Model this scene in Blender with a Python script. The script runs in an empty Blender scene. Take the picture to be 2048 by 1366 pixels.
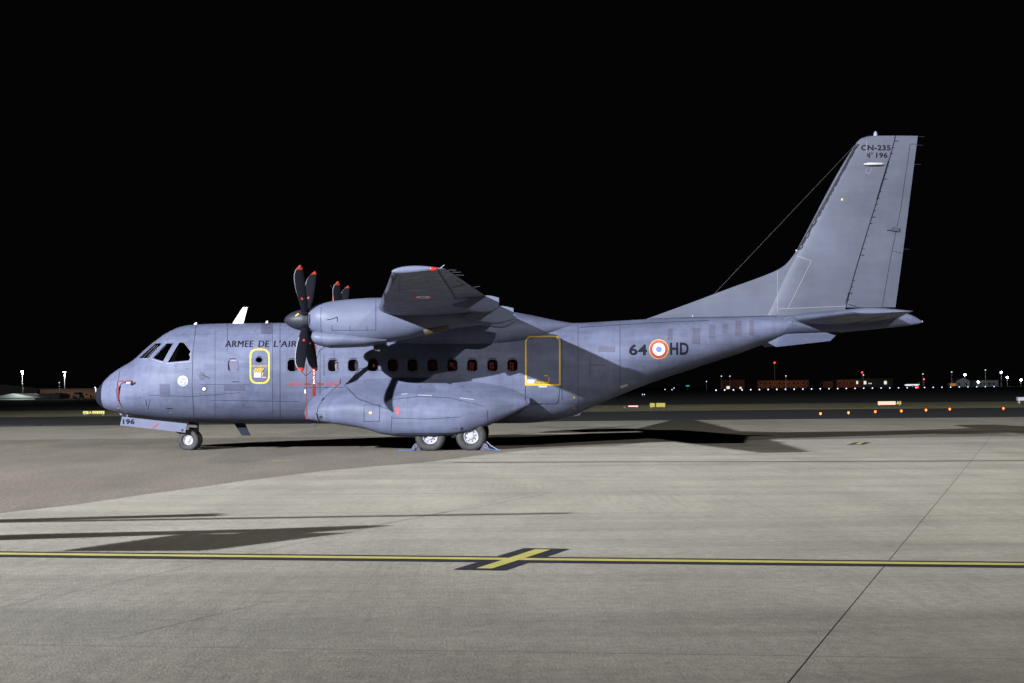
import bpy, bmesh, math, random
from mathutils import Vector, Matrix
from mathutils.bvhtree import BVHTree
random.seed(7)
SC = bpy.context.scene
COL = SC.collection

# ------------------------------------------------------------------ camera
FPX, HX, HY = 2849.0, 1024.0, 777.0        # focal length and horizon point, in pixels of the 2048 px photograph
CAMZ, CAMD = 1.51, 37.0
CROLL = math.atan(.0095)
cam = bpy.data.cameras.new('camera'); camo = bpy.data.objects.new('camera', cam); COL.objects.link(camo)
camo.location = (0, -CAMD, CAMZ)
camo.rotation_euler = (Matrix.Rotation(CROLL, 3, 'Y') @ Matrix.Rotation(math.pi/2, 3, 'X')).to_euler()
cam.sensor_width = 36; cam.lens = FPX/2048*36
cam.shift_y = (HY-683)/2048
cam.clip_start = .1; cam.clip_end = 6000
SC.camera = camo

# ------------------------------------------------------------------ night sky
w = bpy.data.worlds.new('World'); SC.world = w; w.use_nodes = True
nt = w.node_tree
sky = nt.nodes.new('ShaderNodeTexSky'); sky.sky_type = 'NISHITA'; sky.sun_disc = False
sky.sun_elevation = math.radians(-5); sky.sun_rotation = math.radians(200); sky.air_density = 1.0; sky.dust_density = 1.0
bg2 = nt.nodes.new('ShaderNodeBackground'); bg2.inputs[0].default_value = (.8, .82, 1, 1); bg2.inputs[1].default_value = .0014   # faint even town glow
add = nt.nodes.new('ShaderNodeAddShader'); nt.links.new(nt.nodes['Background'].outputs[0], add.inputs[0]); nt.links.new(bg2.outputs[0], add.inputs[1]); nt.links.new(add.outputs[0], nt.nodes['World Output'].inputs[0])
nt.links.new(sky.outputs[0], nt.nodes['Background'].inputs[0])
nt.nodes['Background'].inputs[1].default_value = .006
SC.view_settings.view_transform = 'Standard'; SC.view_settings.look = 'None'
SC.view_settings.exposure = 0; SC.view_settings.gamma = 1; SC.view_settings.use_curve_mapping = False
SC.render.engine = 'CYCLES'
SC.cycles.max_bounces = 6; SC.cycles.sample_clamp_indirect = 4
# apron floodlight masts (x, y, lamp height, aim point, watts, colour): they stand behind the photographer
MASTS = [(-50, -65, 26, (5, 34, 2), 1760000, (.87, .91, 1.0), 66),
         (33, -59, 31, (8, 24, 0), 225000, (.98, .97, .97), 78)]

# ------------------------------------------------------------------ pixel -> place
ROLL = math.radians(1.3)                   # the parked aircraft leans a little to the near side
CO = Vector((0, -CAMD, CAMZ))
CR = Vector((math.cos(CROLL), 0, -math.sin(CROLL))); CU = Vector((math.sin(CROLL), 0, math.cos(CROLL))); CF = Vector((0, 1, 0))
RINV = Matrix.Rotation(-ROLL, 3, 'X')
def ray(x, y): return CR*((x-HX)/FPX) + CU*((HY-y)/FPX) + CF
def W(x, y, d):                            # world point at distance d in front of the camera
    return CO + ray(x, y)*d
def G(x, y, z=0.0):                        # world point on the ground
    r = ray(x, y); return CO + r*((z-CAMZ)/r.z)
COL_ = RINV @ CO
def L(x, y, Y):                            # aircraft-local point in the plane at local Y
    r = RINV @ ray(x, y); return COL_ + r*((Y-COL_.y)/r.y)

# ------------------------------------------------------------------ helpers
def pchip(pts):
    xs = [p[0] for p in pts]; ys = [p[1] for p in pts]; n = len(xs)
    d = [(ys[i+1]-ys[i])/(xs[i+1]-xs[i]) for i in range(n-1)]
    m = [d[0]] + [0 if d[i-1]*d[i] <= 0 else 2*d[i-1]*d[i]/(d[i-1]+d[i]) for i in range(1, n-1)] + [d[-1]]
    def f(x):
        if x <= xs[0]: return ys[0]
        if x >= xs[-1]: return ys[-1]
        i = 0
        while xs[i+1] < x: i += 1
        h = xs[i+1]-xs[i]; t = (x-xs[i])/h
        return ((1+2*t)*(1-t)**2*ys[i] + t*(1-t)**2*h*m[i] + t*t*(3-2*t)*ys[i+1] + t*t*(t-1)*h*m[i+1])
    return f
def mk(name, verts, faces, mat, parent=None, smooth=False, mats=None, fm=None, sharp=None):
    me = bpy.data.meshes.new(name); me.from_pydata([tuple(v) for v in verts], [], faces); me.validate()
    bm = bmesh.new(); bm.from_mesh(me); bmesh.ops.recalc_face_normals(bm, faces=bm.faces); bm.to_mesh(me); bm.free()
    for m in (mats or [mat]): me.materials.append(m)
    if fm:
        for i, p in enumerate(me.polygons): p.material_index = fm[i] if i < len(fm) else 0
    if smooth:
        for p in me.polygons: p.use_smooth = True
        if sharp: me.set_sharp_from_angle(angle=math.radians(sharp))
    o = bpy.data.objects.new(name, me); COL.objects.link(o); o.parent = parent
    return o
def from_bm(name, bm, mat, parent=None, smooth=False, sharp=None):
    me = bpy.data.meshes.new(name); bm.to_mesh(me); bm.free(); me.materials.append(mat)
    if smooth:
        for p in me.polygons: p.use_smooth = True
        if sharp: me.set_sharp_from_angle(angle=math.radians(sharp))
    o = bpy.data.objects.new(name, me); COL.objects.link(o); o.parent = parent
    return o
def loft(rings, cap=True):
    n = len(rings[0]); V = [v for r in rings for v in r]; Fc = []
    for i in range(len(rings)-1):
        for j in range(n):
            a = i*n+j; b = i*n+(j+1) % n
            Fc.append((a, b, b+n, a+n))
    if cap:
        Fc.append(tuple(range(n))[::-1]); Fc.append(tuple(range((len(rings)-1)*n, len(rings)*n)))
    return V, Fc
def tube_rings(path, rads, n=10):
    rings = []; path = [Vector(p) for p in path]
    for i, p in enumerate(path):
        t = (path[min(i+1, len(path)-1)]-path[max(i-1, 0)]).normalized()
        a = t.orthogonal().normalized() if i == 0 else (a - t*a.dot(t)).normalized()
        b = t.cross(a)
        r = rads[i] if isinstance(rads, (list, tuple)) else rads
        rings.append([p + a*(r*math.cos(2*math.pi*k/n)) + b*(r*math.sin(2*math.pi*k/n)) for k in range(n)])
    return rings
def tube(name, path, rads, mat, parent=None, n=10, smooth=True):
    V, Fc = loft(tube_rings(path, rads, n)); return mk(name, V, Fc, mat, parent, smooth, sharp=50)
def box_data(c, s, R=None):
    V = [Vector((sx*s[0]/2, sy*s[1]/2, sz*s[2]/2)) for sx in (-1, 1) for sy in (-1, 1) for sz in (-1, 1)]
    if R: V = [R @ v for v in V]
    V = [v + Vector(c) for v in V]
    return V, [(0, 1, 3, 2), (4, 6, 7, 5), (0, 4, 5, 1), (2, 3, 7, 6), (0, 2, 6, 4), (1, 5, 7, 3)]
def boxes(name, bl, mat, parent=None, bevel=0):
    V = []; Fc = []
    for b in bl:
        v, f = box_data(*b); k = len(V); V += v; Fc += [tuple(i+k for i in q) for q in f]
    o = mk(name, V, Fc, mat, parent)
    if bevel:
        bm = bmesh.new(); bm.from_mesh(o.data); bmesh.ops.bevel(bm, geom=bm.edges[:], offset=bevel, segments=2, affect='EDGES'); bm.to_mesh(o.data); bm.free()
    return o
def prism(name, poly, n, th, mat, parent=None):
    """polygon of 3-D points thickened by th along direction n, centred"""
    n = Vector(n).normalized(); k = len(poly)
    V = [Vector(p)+n*th/2 for p in poly] + [Vector(p)-n*th/2 for p in poly]
    Fc = [tuple(range(k)), tuple(range(2*k-1, k-1, -1))] + [(i, (i+1) % k, (i+1) % k+k, i+k) for i in range(k)]
    return mk(name, V, Fc, mat, parent)
def sphere(name, c, r, mat, parent=None, seg=12, sc=(1, 1, 1)):
    bm = bmesh.new(); bmesh.ops.create_uvsphere(bm, u_segments=seg, v_segments=max(6, seg*2//3), radius=r)
    for v in bm.verts: v.co = Vector((v.co.x*sc[0], v.co.y*sc[1], v.co.z*sc[2])) + Vector(c)
    return from_bm(name, bm, mat, parent, True)
def lathe_y(prof, c, n=36):
    """profile of (radius, y) turned round the Y axis through c"""
    return [[Vector((c[0]+r*math.cos(2*math.pi*k/n), c[1]+y, c[2]+r*math.sin(2*math.pi*k/n))) for k in range(n)] for r, y in prof]
def empty(name, loc=(0, 0, 0)):
    o = bpy.data.objects.new(name, None); COL.objects.link(o); o.location = loc; o.empty_display_size = .3
    return o
def tag(o, label, cat, group=None):
    o['label'] = label; o['category'] = cat
    if group: o['group'] = group
    return o
def struct(o): o['kind'] = 'structure'; return o

# ------------------------------------------------------------------ materials
def mat(name, base, rough=.6, metal=0, spec=.3, emit=None, es=0, coat=0):
    m = bpy.data.materials.new(name); m.use_nodes = True
    b = m.node_tree.nodes['Principled BSDF']
    b.inputs['Base Color'].default_value = (*base, 1); b.inputs['Roughness'].default_value = rough
    b.inputs['Metallic'].default_value = metal; b.inputs['Specular IOR Level'].default_value = spec
    b.inputs['Coat Weight'].default_value = coat
    if emit:
        b.inputs['Emission Color'].default_value = (*emit, 1); b.inputs['Emission Strength'].default_value = es
    return m
class NB:
    def __init__(s, m): s.t = m.node_tree; s.n = s.t.nodes; s.b = s.n['Principled BSDF']; s.tc = s.n.new('ShaderNodeTexCoord')
    def link(s, a, b): s.t.links.new(a, b)
    def mapping(s, scale=(1, 1, 1), rot=(0, 0, 0), coord='Object'):
        k = s.n.new('ShaderNodeMapping'); k.inputs['Scale'].default_value = scale; k.inputs['Rotation'].default_value = rot
        s.link(s.tc.outputs[coord], k.inputs[0]); return k.outputs[0]
    def noise(s, vec, scale, detail=4, rough=.55):
        k = s.n.new('ShaderNodeTexNoise'); k.inputs['Scale'].default_value = scale; k.inputs['Detail'].default_value = detail
        k.inputs['Roughness'].default_value = rough; s.link(vec, k.inputs['Vector']); return k.outputs['Fac']
    def voronoi(s, vec, scale):
        k = s.n.new('ShaderNodeTexVoronoi'); k.inputs['Scale'].default_value = scale; s.link(vec, k.inputs['Vector']); return k.outputs['Distance']
    def ramp(s, v, stops):
        k = s.n.new('ShaderNodeValToRGB'); e = k.color_ramp.elements
        while len(e) < len(stops): e.new(.5)
        for q, (p, c) in zip(e, stops): q.position = p; q.color = (*c, 1) if len(c) == 3 else c
        s.link(v, k.inputs[0]); return k.outputs[0]
    def math(s, op, a, b=None):
        k = s.n.new('ShaderNodeMath'); k.operation = op
        for i, v in enumerate((a, b)):
            if v is None: continue
            if isinstance(v, (int, float)): k.inputs[i].default_value = v
            else: s.link(v, k.inputs[i])
        return k.outputs[0]
    def mix(s, fac, a, b, mode='MIX'):
        k = s.n.new('ShaderNodeMix'); k.data_type = 'RGBA'; k.blend_type = mode
        for sock, v in ((k.inputs[0], fac), (k.inputs[6], a), (k.inputs[7], b)):
            if isinstance(v, (int, float)): sock.default_value = v
            elif isinstance(v, tuple): sock.default_value = (*v, 1)
            else: s.link(v, sock)
        return k.outputs[2]
    def bump(s, h, st, dist):
        k = s.n.new('ShaderNodeBump'); k.inputs['Strength'].default_value = st; k.inputs['Distance'].default_value = dist
        s.link(h, k.inputs['Height']); s.link(k.outputs[0], s.b.inputs['Normal'])
g3 = lambda v: (v, v, v)
def paint(name, base, specks=True, rough=.58):
    m = mat(name, base, rough, spec=.14); q = NB(m)
    v = q.mapping()
    n1 = q.ramp(q.noise(v, .7, 4), [(.3, g3(.80)), (.7, g3(1.14))])
    n2 = q.ramp(q.noise(q.mapping((.5, 1, 3)), 2.2, 5), [(.3, g3(.84)), (.7, g3(1.10))])   # grime running along the airframe
    n3 = q.ramp(q.noise(q.mapping((6, 6, .8)), 1.2, 5), [(.35, g3(.87)), (.6, g3(1.05))])  # rain streaks
    c = q.mix(1, base, n1, 'MULTIPLY'); c = q.mix(1 if specks else .35, c, q.mix(1, c, n2, 'MULTIPLY')); c = q.mix(.7 if specks else .2, c, q.mix(1, c, n3, 'MULTIPLY'))
    if specks:                              # riveted frames and stringers showing through the paint
        sx = q.n.new('ShaderNodeSeparateXYZ'); q.link(q.tc.outputs['Object'], sx.inputs[0])
        fx = q.math('LESS_THAN', q.math('FRACT', q.math('MULTIPLY', sx.outputs[0], 1.95)), .028)
        fz = q.math('LESS_THAN', q.math('FRACT', q.math('MULTIPLY', sx.outputs[2], 2.7)), .030)
        gr = q.math('MULTIPLY', q.math('MAXIMUM', fx, fz), q.ramp(q.noise(v, 1.1, 3), [(.42, g3(0)), (.6, g3(.30))]))
        c = q.mix(gr, c, tuple(x*.45 for x in base))
        pb = q.n.new('ShaderNodeTexWhiteNoise'); pb.noise_dimensions = '2D'
        cv = q.n.new('ShaderNodeCombineXYZ'); q.link(q.math('FLOOR', q.math('MULTIPLY', sx.outputs[0], .65)), cv.inputs[0]); q.link(q.math('FLOOR', q.math('MULTIPLY', sx.outputs[2], .9)), cv.inputs[1])
        q.link(cv.outputs[0], pb.inputs['Vector'])
        c = q.mix(1, c, q.ramp(pb.outputs['Value'], [(0, (.93, .94, .95)), (1, (1.06, 1.05, 1.04))]), 'MULTIPLY')
                                            # chips and dirt spots
        d = q.voronoi(q.mapping((1, .6, 1.4)), 5.0)
        k = q.math('MULTIPLY', q.math('LESS_THAN', d, .105), q.math('GREATER_THAN', q.noise(v, .9, 2), .50))
        c = q.mix(q.math('MULTIPLY', k, .75), c, tuple(x*.25 for x in base))
    q.link(c, q.b.inputs['Base Color'])
    q.link(q.ramp(q.noise(v, 3, 4), [(.3, g3(rough-.08)), (.7, g3(rough+.12))]), q.b.inputs['Roughness'])
    q.bump(q.noise(v, 1.6, 3), .12, .02)
    return m
M = {}
M['paint'] = paint('aircraft_paint', (.054, .060, .093))
M['paint_clean'] = paint('aircraft_paint_smooth', (.055, .061, .092), False, .5)
M['paint_fin'] = paint('fin_paint', (.040, .044, .060), False, .5)
M['paint_dark'] = paint('patched_paint', (.037, .039, .062), False)
M['paint_pale'] = mat('pale_paint', (.10, .105, .15), .5)
M['seam'] = mat('seam_shadow_gap', (.012, .013, .020), .9, spec=.05)
M['pale_seam'] = mat('pale_sealant', (.10, .10, .105), .8)
M['radome'] = mat('black_radome', (.007, .008, .013), .6, spec=.05)
M['letters'] = mat('stencil_black', (.006, .006, .010), .8, spec=.05)
M['white'] = mat('white_paint', (.36, .36, .37), .5)
M['placard'] = mat('placard_grey', (.20, .20, .21), .6)
M['yellow'] = mat('yellow_paint', (.30, .20, .012), .5)
M['red'] = mat('red_paint', (.10, .010, .009), .5)
M['faded_red'] = mat('faded_red', (.19, .022, .024), .6)
M['roundel_red'] = mat('roundel_red', (.17, .025, .03), .5)
M['blue'] = mat('roundel_blue', (.07, .10, .26), .5)
M['orange'] = mat('orange_tip', (.15, .016, .007), .45)
M['blade'] = mat('black_blade', (.004, .004, .006), .5, spec=.08)
M['blade_edge'] = mat('blade_sheath', (.13, .13, .135), .5, metal=.1)
M['spinner'] = mat('spinner', (.010, .011, .015), .5, spec=.15)
M['boot'] = mat('deicer_rubber', (.004, .004, .006), .5, spec=.08)
M['dark_metal'] = mat('dark_metal', (.02, .02, .022), .5, metal=.3)
M['olive'] = mat('exhaust_metal', (.032, .027, .015), .5, metal=.2)
M['cabin'] = mat('cabin_lining', (.02, .018, .02), .9)
M['net'] = mat('red_seat_net', (.085, .008, .006), .8)
M['seat'] = mat('pale_headrest', (.22, .19, .20), .8)
M['strut'] = mat('gear_leg', (.10, .10, .11), .4, metal=.4)
M['rim'] = mat('wheel_rim', (.17, .17, .18), .5)
M['chock'] = mat('chock_rubber', (.03, .03, .04), .8)
M['rope_blue'] = mat('blue_rope', (.03, .06, .16), .8)
M['strap'] = mat('red_strap', (.085, .010, .008), .8)
M['cable'] = mat('black_cable', (.012, .012, .016), .6)
M['lampglass'] = mat('lens', (.3, .3, .28), .2, spec=.5)
m = mat('tyre_rubber', (.018,.018,.02), .75); q = NB(m)
q.link(q.ramp(q.noise(q.mapping(), 9, 5), [(.3, (.007,.007,.008)), (.7, (.018,.017,.017))]), q.b.inputs['Base Color']); M['tyre'] = m
def glass(name, tint, refl=.12):
    m = bpy.data.materials.new(name); m.use_nodes = True; t = m.node_tree; t.nodes.remove(t.nodes['Principled BSDF'])
    tr = t.nodes.new('ShaderNodeBsdfTransparent'); tr.inputs[0].default_value = (*tint, 1)
    gl = t.nodes.new('ShaderNodeBsdfGlossy'); gl.inputs['Roughness'].default_value = .06
    fr = t.nodes.new('ShaderNodeFresnel'); fr.inputs[0].default_value = 1.5
    mx = t.nodes.new('ShaderNodeMixShader'); t.links.new(fr.outputs[0], mx.inputs[0]); t.links.new(tr.outputs[0], mx.inputs[1]); t.links.new(gl.outputs[0], mx.inputs[2])
    t.links.new(mx.outputs[0], t.nodes['Material Output'].inputs[0]); return m
M['glass'] = glass('window_acrylic', (.75, .72, .75))
def emis(name, col, st): return mat(name, (0, 0, 0), .5, emit=col, es=st)

# ------------------------------------------------------------------ ground
def ground_mat(name, a, b, c, kind):
    m = mat(name, b, .85, spec=.25); q = NB(m); v = q.mapping()
    AX = math.radians(20)
    big = q.noise(q.mapping((.35, .12, 1), (0, 0, AX)), 1.0, 6, .6)
    col = q.ramp(big, [(.32, a), (.5, b), (.68, c)])
    mid = q.ramp(q.noise(q.mapping((1, .35, 1), (0, 0, 1.4)), 1.3, 6, .65), [(.3, g3(.88)), (.7, g3(1.08))])
    fine = q.ramp(q.noise(v, 60 if kind == 'concrete' else 16, 5, .85), [(.3, g3(.25 if kind == 'asphalt' else .74)), (.7, g3(1.75 if kind == 'asphalt' else 1.22))])
    col = q.mix(1, col, mid, 'MULTIPLY'); col = q.mix(1, col, fine, 'MULTIPLY')
    if kind == 'concrete':                  # broomed streaks, drip stains, tyre rubber
        st = q.ramp(q.noise(q.mapping((16, .35, 1), (0, 0, AX)), 1.0, 5, .7), [(.34, g3(.84)), (.55, g3(1.03))])
        wear = q.ramp(q.noise(v, .22, 3), [(.46, g3(0)), (.66, g3(1))])
        col = q.mix(wear, col, q.mix(1, col, st, 'MULTIPLY'))
        sm = q.ramp(q.noise(q.mapping((.10, .8, 1), (0, 0, .14)), 1.2, 6, .65), [(.46, g3(1.03)), (.72, g3(.70))])
        col = q.mix(1, col, sm, 'MULTIPLY')
        fl = q.ramp(q.noise(v, 9, 6, .75), [(.34, g3(.80)), (.62, g3(1.10))]); col = q.mix(1, col, fl, 'MULTIPLY')
        sp = q.math('LESS_THAN', q.voronoi(v, 2.3), .045)
        col = q.mix(q.math('MULTIPLY', sp, .45), col, tuple(x*.35 for x in b))
        oi = q.n.new('ShaderNodeObjectInfo')
        col = q.mix(1, col, q.ramp(oi.outputs['Random'], [(0, (.955, .96, .965)), (1, (1.04, 1.035, 1.02))]), 'MULTIPLY')
    else:                                   # paler stone chips
        sp = q.math('GREATER_THAN', q.noise(v, 48, 2), .63)
        col = q.mix(q.math('MULTIPLY', sp, .5), col, tuple(min(1, x*2.1) for x in b))
    q.link(col, q.b.inputs['Base Color'])
    q.bump(q.noise(v, 45 if kind == 'concrete' else 22, 5, .7), .6, .02)
    return m
M['concrete'] = ground_mat('apron_concrete', (.172, .158, .127), (.203, .187, .151), (.221, .205, .168), 'concrete')
M['asphalt'] = ground_mat('apron_asphalt', (.076, .064, .049), (.094, .080, .062), (.110, .094, .074), 'asphalt')
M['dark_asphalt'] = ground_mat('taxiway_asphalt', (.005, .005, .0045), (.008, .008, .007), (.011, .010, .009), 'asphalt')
M['drain'] = mat('rusty_drain', (.030, .020, .016), .9)
M['joint'] = mat('joint_filler', (.035, .03, .026), .9)
m = mat('grass', (.06, .06, .025), .95, spec=.1); q = NB(m)
c = q.ramp(q.noise(q.mapping((.1, .4, 1)), .5, 6, .7), [(.3, (.09, .088, .048)), (.55, (.17, .16, .088)), (.75, (.24, .21, .125))])
c = q.mix(1, c, q.ramp(q.noise(q.mapping(), 7, 4, .8), [(.3, g3(.5)), (.7, g3(1.4))]), 'MULTIPLY')
q.link(c, q.b.inputs['Base Color']); q.bump(q.noise(q.mapping(), 6, 4, .8), 1.0, .1); M['grass'] = m
def worn(name, base, under):
    m = mat(name, base, .7); q = NB(m); v = q.mapping()
    f = q.ramp(q.noise(v, 34, 6, .75), [(.50, g3(0)), (.80, g3(.5))])
    c = q.mix(1, base, q.ramp(q.noise(v, 3, 4), [(.3, g3(.85)), (.7, g3(1.08))]), 'MULTIPLY')
    q.link(q.mix(f, c, under), q.b.inputs['Base Color']); return m
M['line_yellow'] = worn('marking_yellow', (.30, .265, .065), (.16, .15, .11))
M['line_black'] = worn('marking_black', (.008,.009,.014), (.07,.066,.06))
M['line_white'] = worn('marking_white', (.27,.27,.255), (.1,.09,.08))

def flat(name, pts, z, mat_, parent=None):
    bm = bmesh.new(); f = bm.faces.new([bm.verts.new((p[0], p[1], z)) for p in pts])
    bmesh.ops.triangulate(bm, faces=[f]) if len(pts) > 4 else None
    bmesh.ops.recalc_face_normals(bm, faces=bm.faces)
    for f in bm.faces:
        if f.normal.z < 0: f.normal_flip()
    return from_bm(name, bm, mat_, parent)
struct(flat('grass_field', [(-3000, -400), (3000, -400), (3000, 5000), (-3000, 5000)], -.02, M['grass']))
YF = G(1024, 843.5).y                       # far edge of the lit apron
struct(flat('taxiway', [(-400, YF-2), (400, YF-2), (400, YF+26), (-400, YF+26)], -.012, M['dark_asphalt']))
M['bright_apron'] = ground_mat('brightened_apron', (.125, .112, .086), (.15, .135, .104), (.172, .155, .12), 'asphalt')  # paler copy of the asphalt: light lost with distance is put into the colour
YM = G(1024, 868).y
struct(flat('brightened_far_apron', [(-400, YM), (400, YM-2), (400, YF), (-400, YF)], -.002, M['bright_apron']))
struct(flat('asphalt_apron', [(-400, -140), (400, -140), (400, YF), (-400, YF)], -.004, M['asphalt']))
# concrete stand: outline, then cut into slabs along its joints
edge = [G(x, y) for x, y in ((0, 1027), (150, 1010), (300, 988), (400, 975), (520, 957), (640, 943), (760, 932), (850, 925), (960, 911), (1060, 900), (1140, 895), (1230, 892))]
far_l = G(1300, 884); far_r = G(2048, 872)
e0 = edge[0]; dirb = (edge[0]-edge[2]).normalized()
out = [e0 + dirb*60 + Vector((-25, -40, 0))] + [(p) for p in edge] + [far_l, far_r, far_r + (far_r-far_l)*6]
out += [Vector((90, -110, 0)), Vector((-60, -110, 0))]
base = struct(flat('concrete_apron', out, .0, M['joint']))
bm = bmesh.new(); bm.faces.new([bm.verts.new((p.x, p.y, 0)) for p in out]); bmesh.ops.recalc_face_normals(bm, faces=bm.faces)
def cut(p, d):
    n = Vector((-d[1], d[0], 0)).normalized()
    bmesh.ops.bisect_plane(bm, geom=bm.verts[:]+bm.edges[:]+bm.faces[:], plane_co=p, plane_no=n, dist=1e-5)
j1 = G(1000, 925); j2 = G(1628, 1313.6)
dT = (G(2048, 922)-j1).normalized()
for p in (j1, j2, j1+(j2-j1)*2, j1+(j1-j2)*.62): cut(p, dT)
k0 = G(1577, 1366); k1 = G(1985, 870); dLn = (k1-k0).normalized(); nL = Vector((dLn.y, -dLn.x, 0))
for i in range(-9, 12): cut(k0 + nL*(5.65*i), dLn)
from mathutils.geometry import tessellate_polygon
for f in list(bm.faces):
    if f.calc_area() < .5: continue
    pts = [v.co.copy() for v in f.verts]
    if sum((pts[i].x*pts[(i+1) % len(pts)].y - pts[(i+1) % len(pts)].x*pts[i].y) for i in range(len(pts))) < 0: pts.reverse()
    ins = []
    for i in range(len(pts)):
        a, b, c_ = pts[i-1], pts[i], pts[(i+1) % len(pts)]
        e1 = (b-a).normalized(); e2 = (c_-b).normalized()
        n1 = Vector((-e1.y, e1.x, 0)); n2 = Vector((-e2.y, e2.x, 0))
        def gap(u, v):                      # the sealed joint is wider than the sawn ones
            mid = (u+v)/2; d = abs((mid-k0).dot(nL))
            return .0045 if d < .1 else (.006 if abs((mid-j1).cross(dT).z) < .1 else .0035)
        nn = n1*gap(a, b) + n2*gap(b, c_)
        if n1.dot(n2) > .95: nn = n1*gap(a, b)
        ins.append(b + nn)
    flat('concrete_slab', ins, .004, M['concrete'], base)
bm.free()
# painted lines
def strip(name, px, z, m_, parent=None): return flat(name, [G(*p) for p in px], z, m_, parent)
tl = empty('taxi_line'); tag(tl, 'yellow guide line with black edges crossing the near concrete, with slanted stop bar', 'line marking')
def onl(x, y, z): p = G(x, y); return (p.x, p.y, z)
strip('black_border', [(-60, 1103.5), (2108, 1126), (2108, 1138), (-60, 1115)], .008, M['line_black'], tl)
strip('black_bar', [(906, 1141), (1010, 1142.6), (1139, 1099.3), (1048, 1098)], .009, M['line_black'], tl)
strip('yellow_line', [(-60, 1107), (2108, 1129.6), (2108, 1134), (-60, 1111)], .012, M['line_yellow'], tl)
strip('yellow_bar', [(952, 1139.7), (984, 1140), (1101, 1102), (1071, 1101)], .013, M['line_yellow'], tl)
t2 = empty('stand_marker'); tag(t2, 'small yellow and black stand marker on concrete right of the tail shadow', 'line marking')
strip('black_bar', [(1694, 889.8), (1726, 889.8), (1742, 885.2), (1711, 885.2)], .008, M['line_black'], t2)
strip('yellow_bar', [(1709, 889.4), (1719, 889.4), (1729, 885.6), (1720, 885.6)], .012, M['line_yellow'], t2)
def dashes(name, label, segs, hw, m_):
    e = empty(name); tag(e, label, 'line marking')
    for (xa, ya, xb, yb) in segs:
        a = G(xa, ya); b = G(xb, yb); n = Vector((-(b-a).y, (b-a).x, 0)).normalized()*hw
        flat('dash', [a-n, b-n, b+n, a+n], .002, m_, e)
dr = empty('slot_drain'); tag(dr, 'dark narrow slot drain running across the concrete beside the main wheels', 'drain')
for a_, b_ in ((905, 1120), (1120, 1400), (1400, 1720), (1720, 2090)):
    y_ = lambda x: 925.2-3.0*(x-1000)/1048
    flat('drain_channel', [G(a_+1, y_(a_)+.42), G(b_, y_(b_)+.42), G(b_, y_(b_)-.42), G(a_+1, y_(a_)-.42)], .009, M['drain'], dr)
def crack(px, w_):
    e = empty('pavement_crack'); tag(e, CRL.pop(0), 'crack')
    P = [G(*p) for p in px]; V = []
    for i, p in enumerate(P):
        d = (P[min(i+1, len(P)-1)]-P[max(i-1, 0)]).normalized(); n = Vector((-d.y, d.x, 0))*(w_*(.6+.8*random.random())); V += [Vector((p.x, p.y, .0075))-n, Vector((p.x, p.y, .0075))+n]
    mk('crack_line', V, [(2*i, 2*i+2, 2*i+3, 2*i+1) for i in range(len(P)-1)], M['joint'], e)
CRL = ['thin dark crack slanting across the concrete below the yellow line at left', 'faint long crack crossing the concrete right of the foreground shadows']
def jag(a, b, n, j): return [(a[0]+(b[0]-a[0])*k/n+random.uniform(-j, j), a[1]+(b[1]-a[1])*k/n+random.uniform(-j, j)*.4) for k in range(n+1)]
crack(jag((234, 1279), (600, 1190), 26, 1.2), .003)
crack(jag((700, 1060), (1090, 990), 24, 1.2), .005)
dashes('white_edge_line', 'broken white edge line along the far side of the apron',
       [(x, 850.5+1.2*(x/2048), x+w_, 850.5+1.2*((x+w_)/2048)) for x, w_ in ((0, 70), (85, 150), (1140, 290), (1440, 70), (1530, 60), (1600, 130), (1745, 60), (1815, 90), (1915, 40), (1965, 83))], .10, M['line_white'])
dashes('yellow_taxi_dashes', 'faint yellow line on the asphalt behind the nose wheel', [(12, 892.5, 34, 892.5), (48, 892.5, 128, 892.3), (205, 892, 262, 891.8), (295, 891.6, 352, 891.5), (408, 891.2, 432, 891.1)], .07, M['line_yellow'])
dashes('yellow_paint_scrap', 'short worn yellow dash on the asphalt in front of the nose wheel', [(545, 921, 584, 920.6)], .045, M['line_yellow'])
# ------------------------------------------------------------------ the aircraft
AC = empty('transport_aircraft'); AC.rotation_euler = (ROLL, 0, 0)
tag(AC, 'grey twin-propeller military transport aircraft parked side-on on the apron', 'aircraft')
NSEG = 72
X0 = L(191, 787, 0).x
def prof(pts, Y=0, var=True):              # profile Z(X), smooth through the blunt nose
    P = [L(x, y, Y) for x, y in pts]
    f = pchip([(math.sqrt(max(0, p.x-X0)), p.z) for p in P]); return lambda X: f(math.sqrt(max(0, X-X0)))
f_top = prof([(191, 787), (195, 779), (201.6, 772), (214, 758), (228.6, 745), (245, 734), (263.7, 723.5), (280, 711), (294, 697.5), (313, 682), (339, 664), (364.5, 653), (388, 649.3), (463, 646.8), (568, 645.7), (700, 645), (900, 645), (1100, 646), (1152.6, 646), (1229, 642), (1291, 638.5), (1380, 634), (1480, 632), (1555, 630), (1650, 626), (1740, 624), (1797, 624), (1825, 631), (1845, 643)])
f_bot = prof([(191, 787), (193, 800), (205, 813), (221.5, 821), (252, 828.5), (287, 834.5), (334, 840), (381, 843.6), (451, 846), (580, 846.5), (900, 847), (1050, 846), (1080, 844), (1120, 837.5), (1152.6, 827.6), (1185.6, 813), (1240, 790), (1300, 766.5), (1391, 735.5), (1480, 706), (1537, 686), (1590, 673), (1676, 665.5), (1754, 658), (1842, 647), (1845, 645)])
def wprof(pts):
    f = pchip([(math.sqrt(max(0, L(x, 750, 0).x-X0)), v) for x, v in pts]); return lambda X: f(math.sqrt(max(0, X-X0)))
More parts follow.
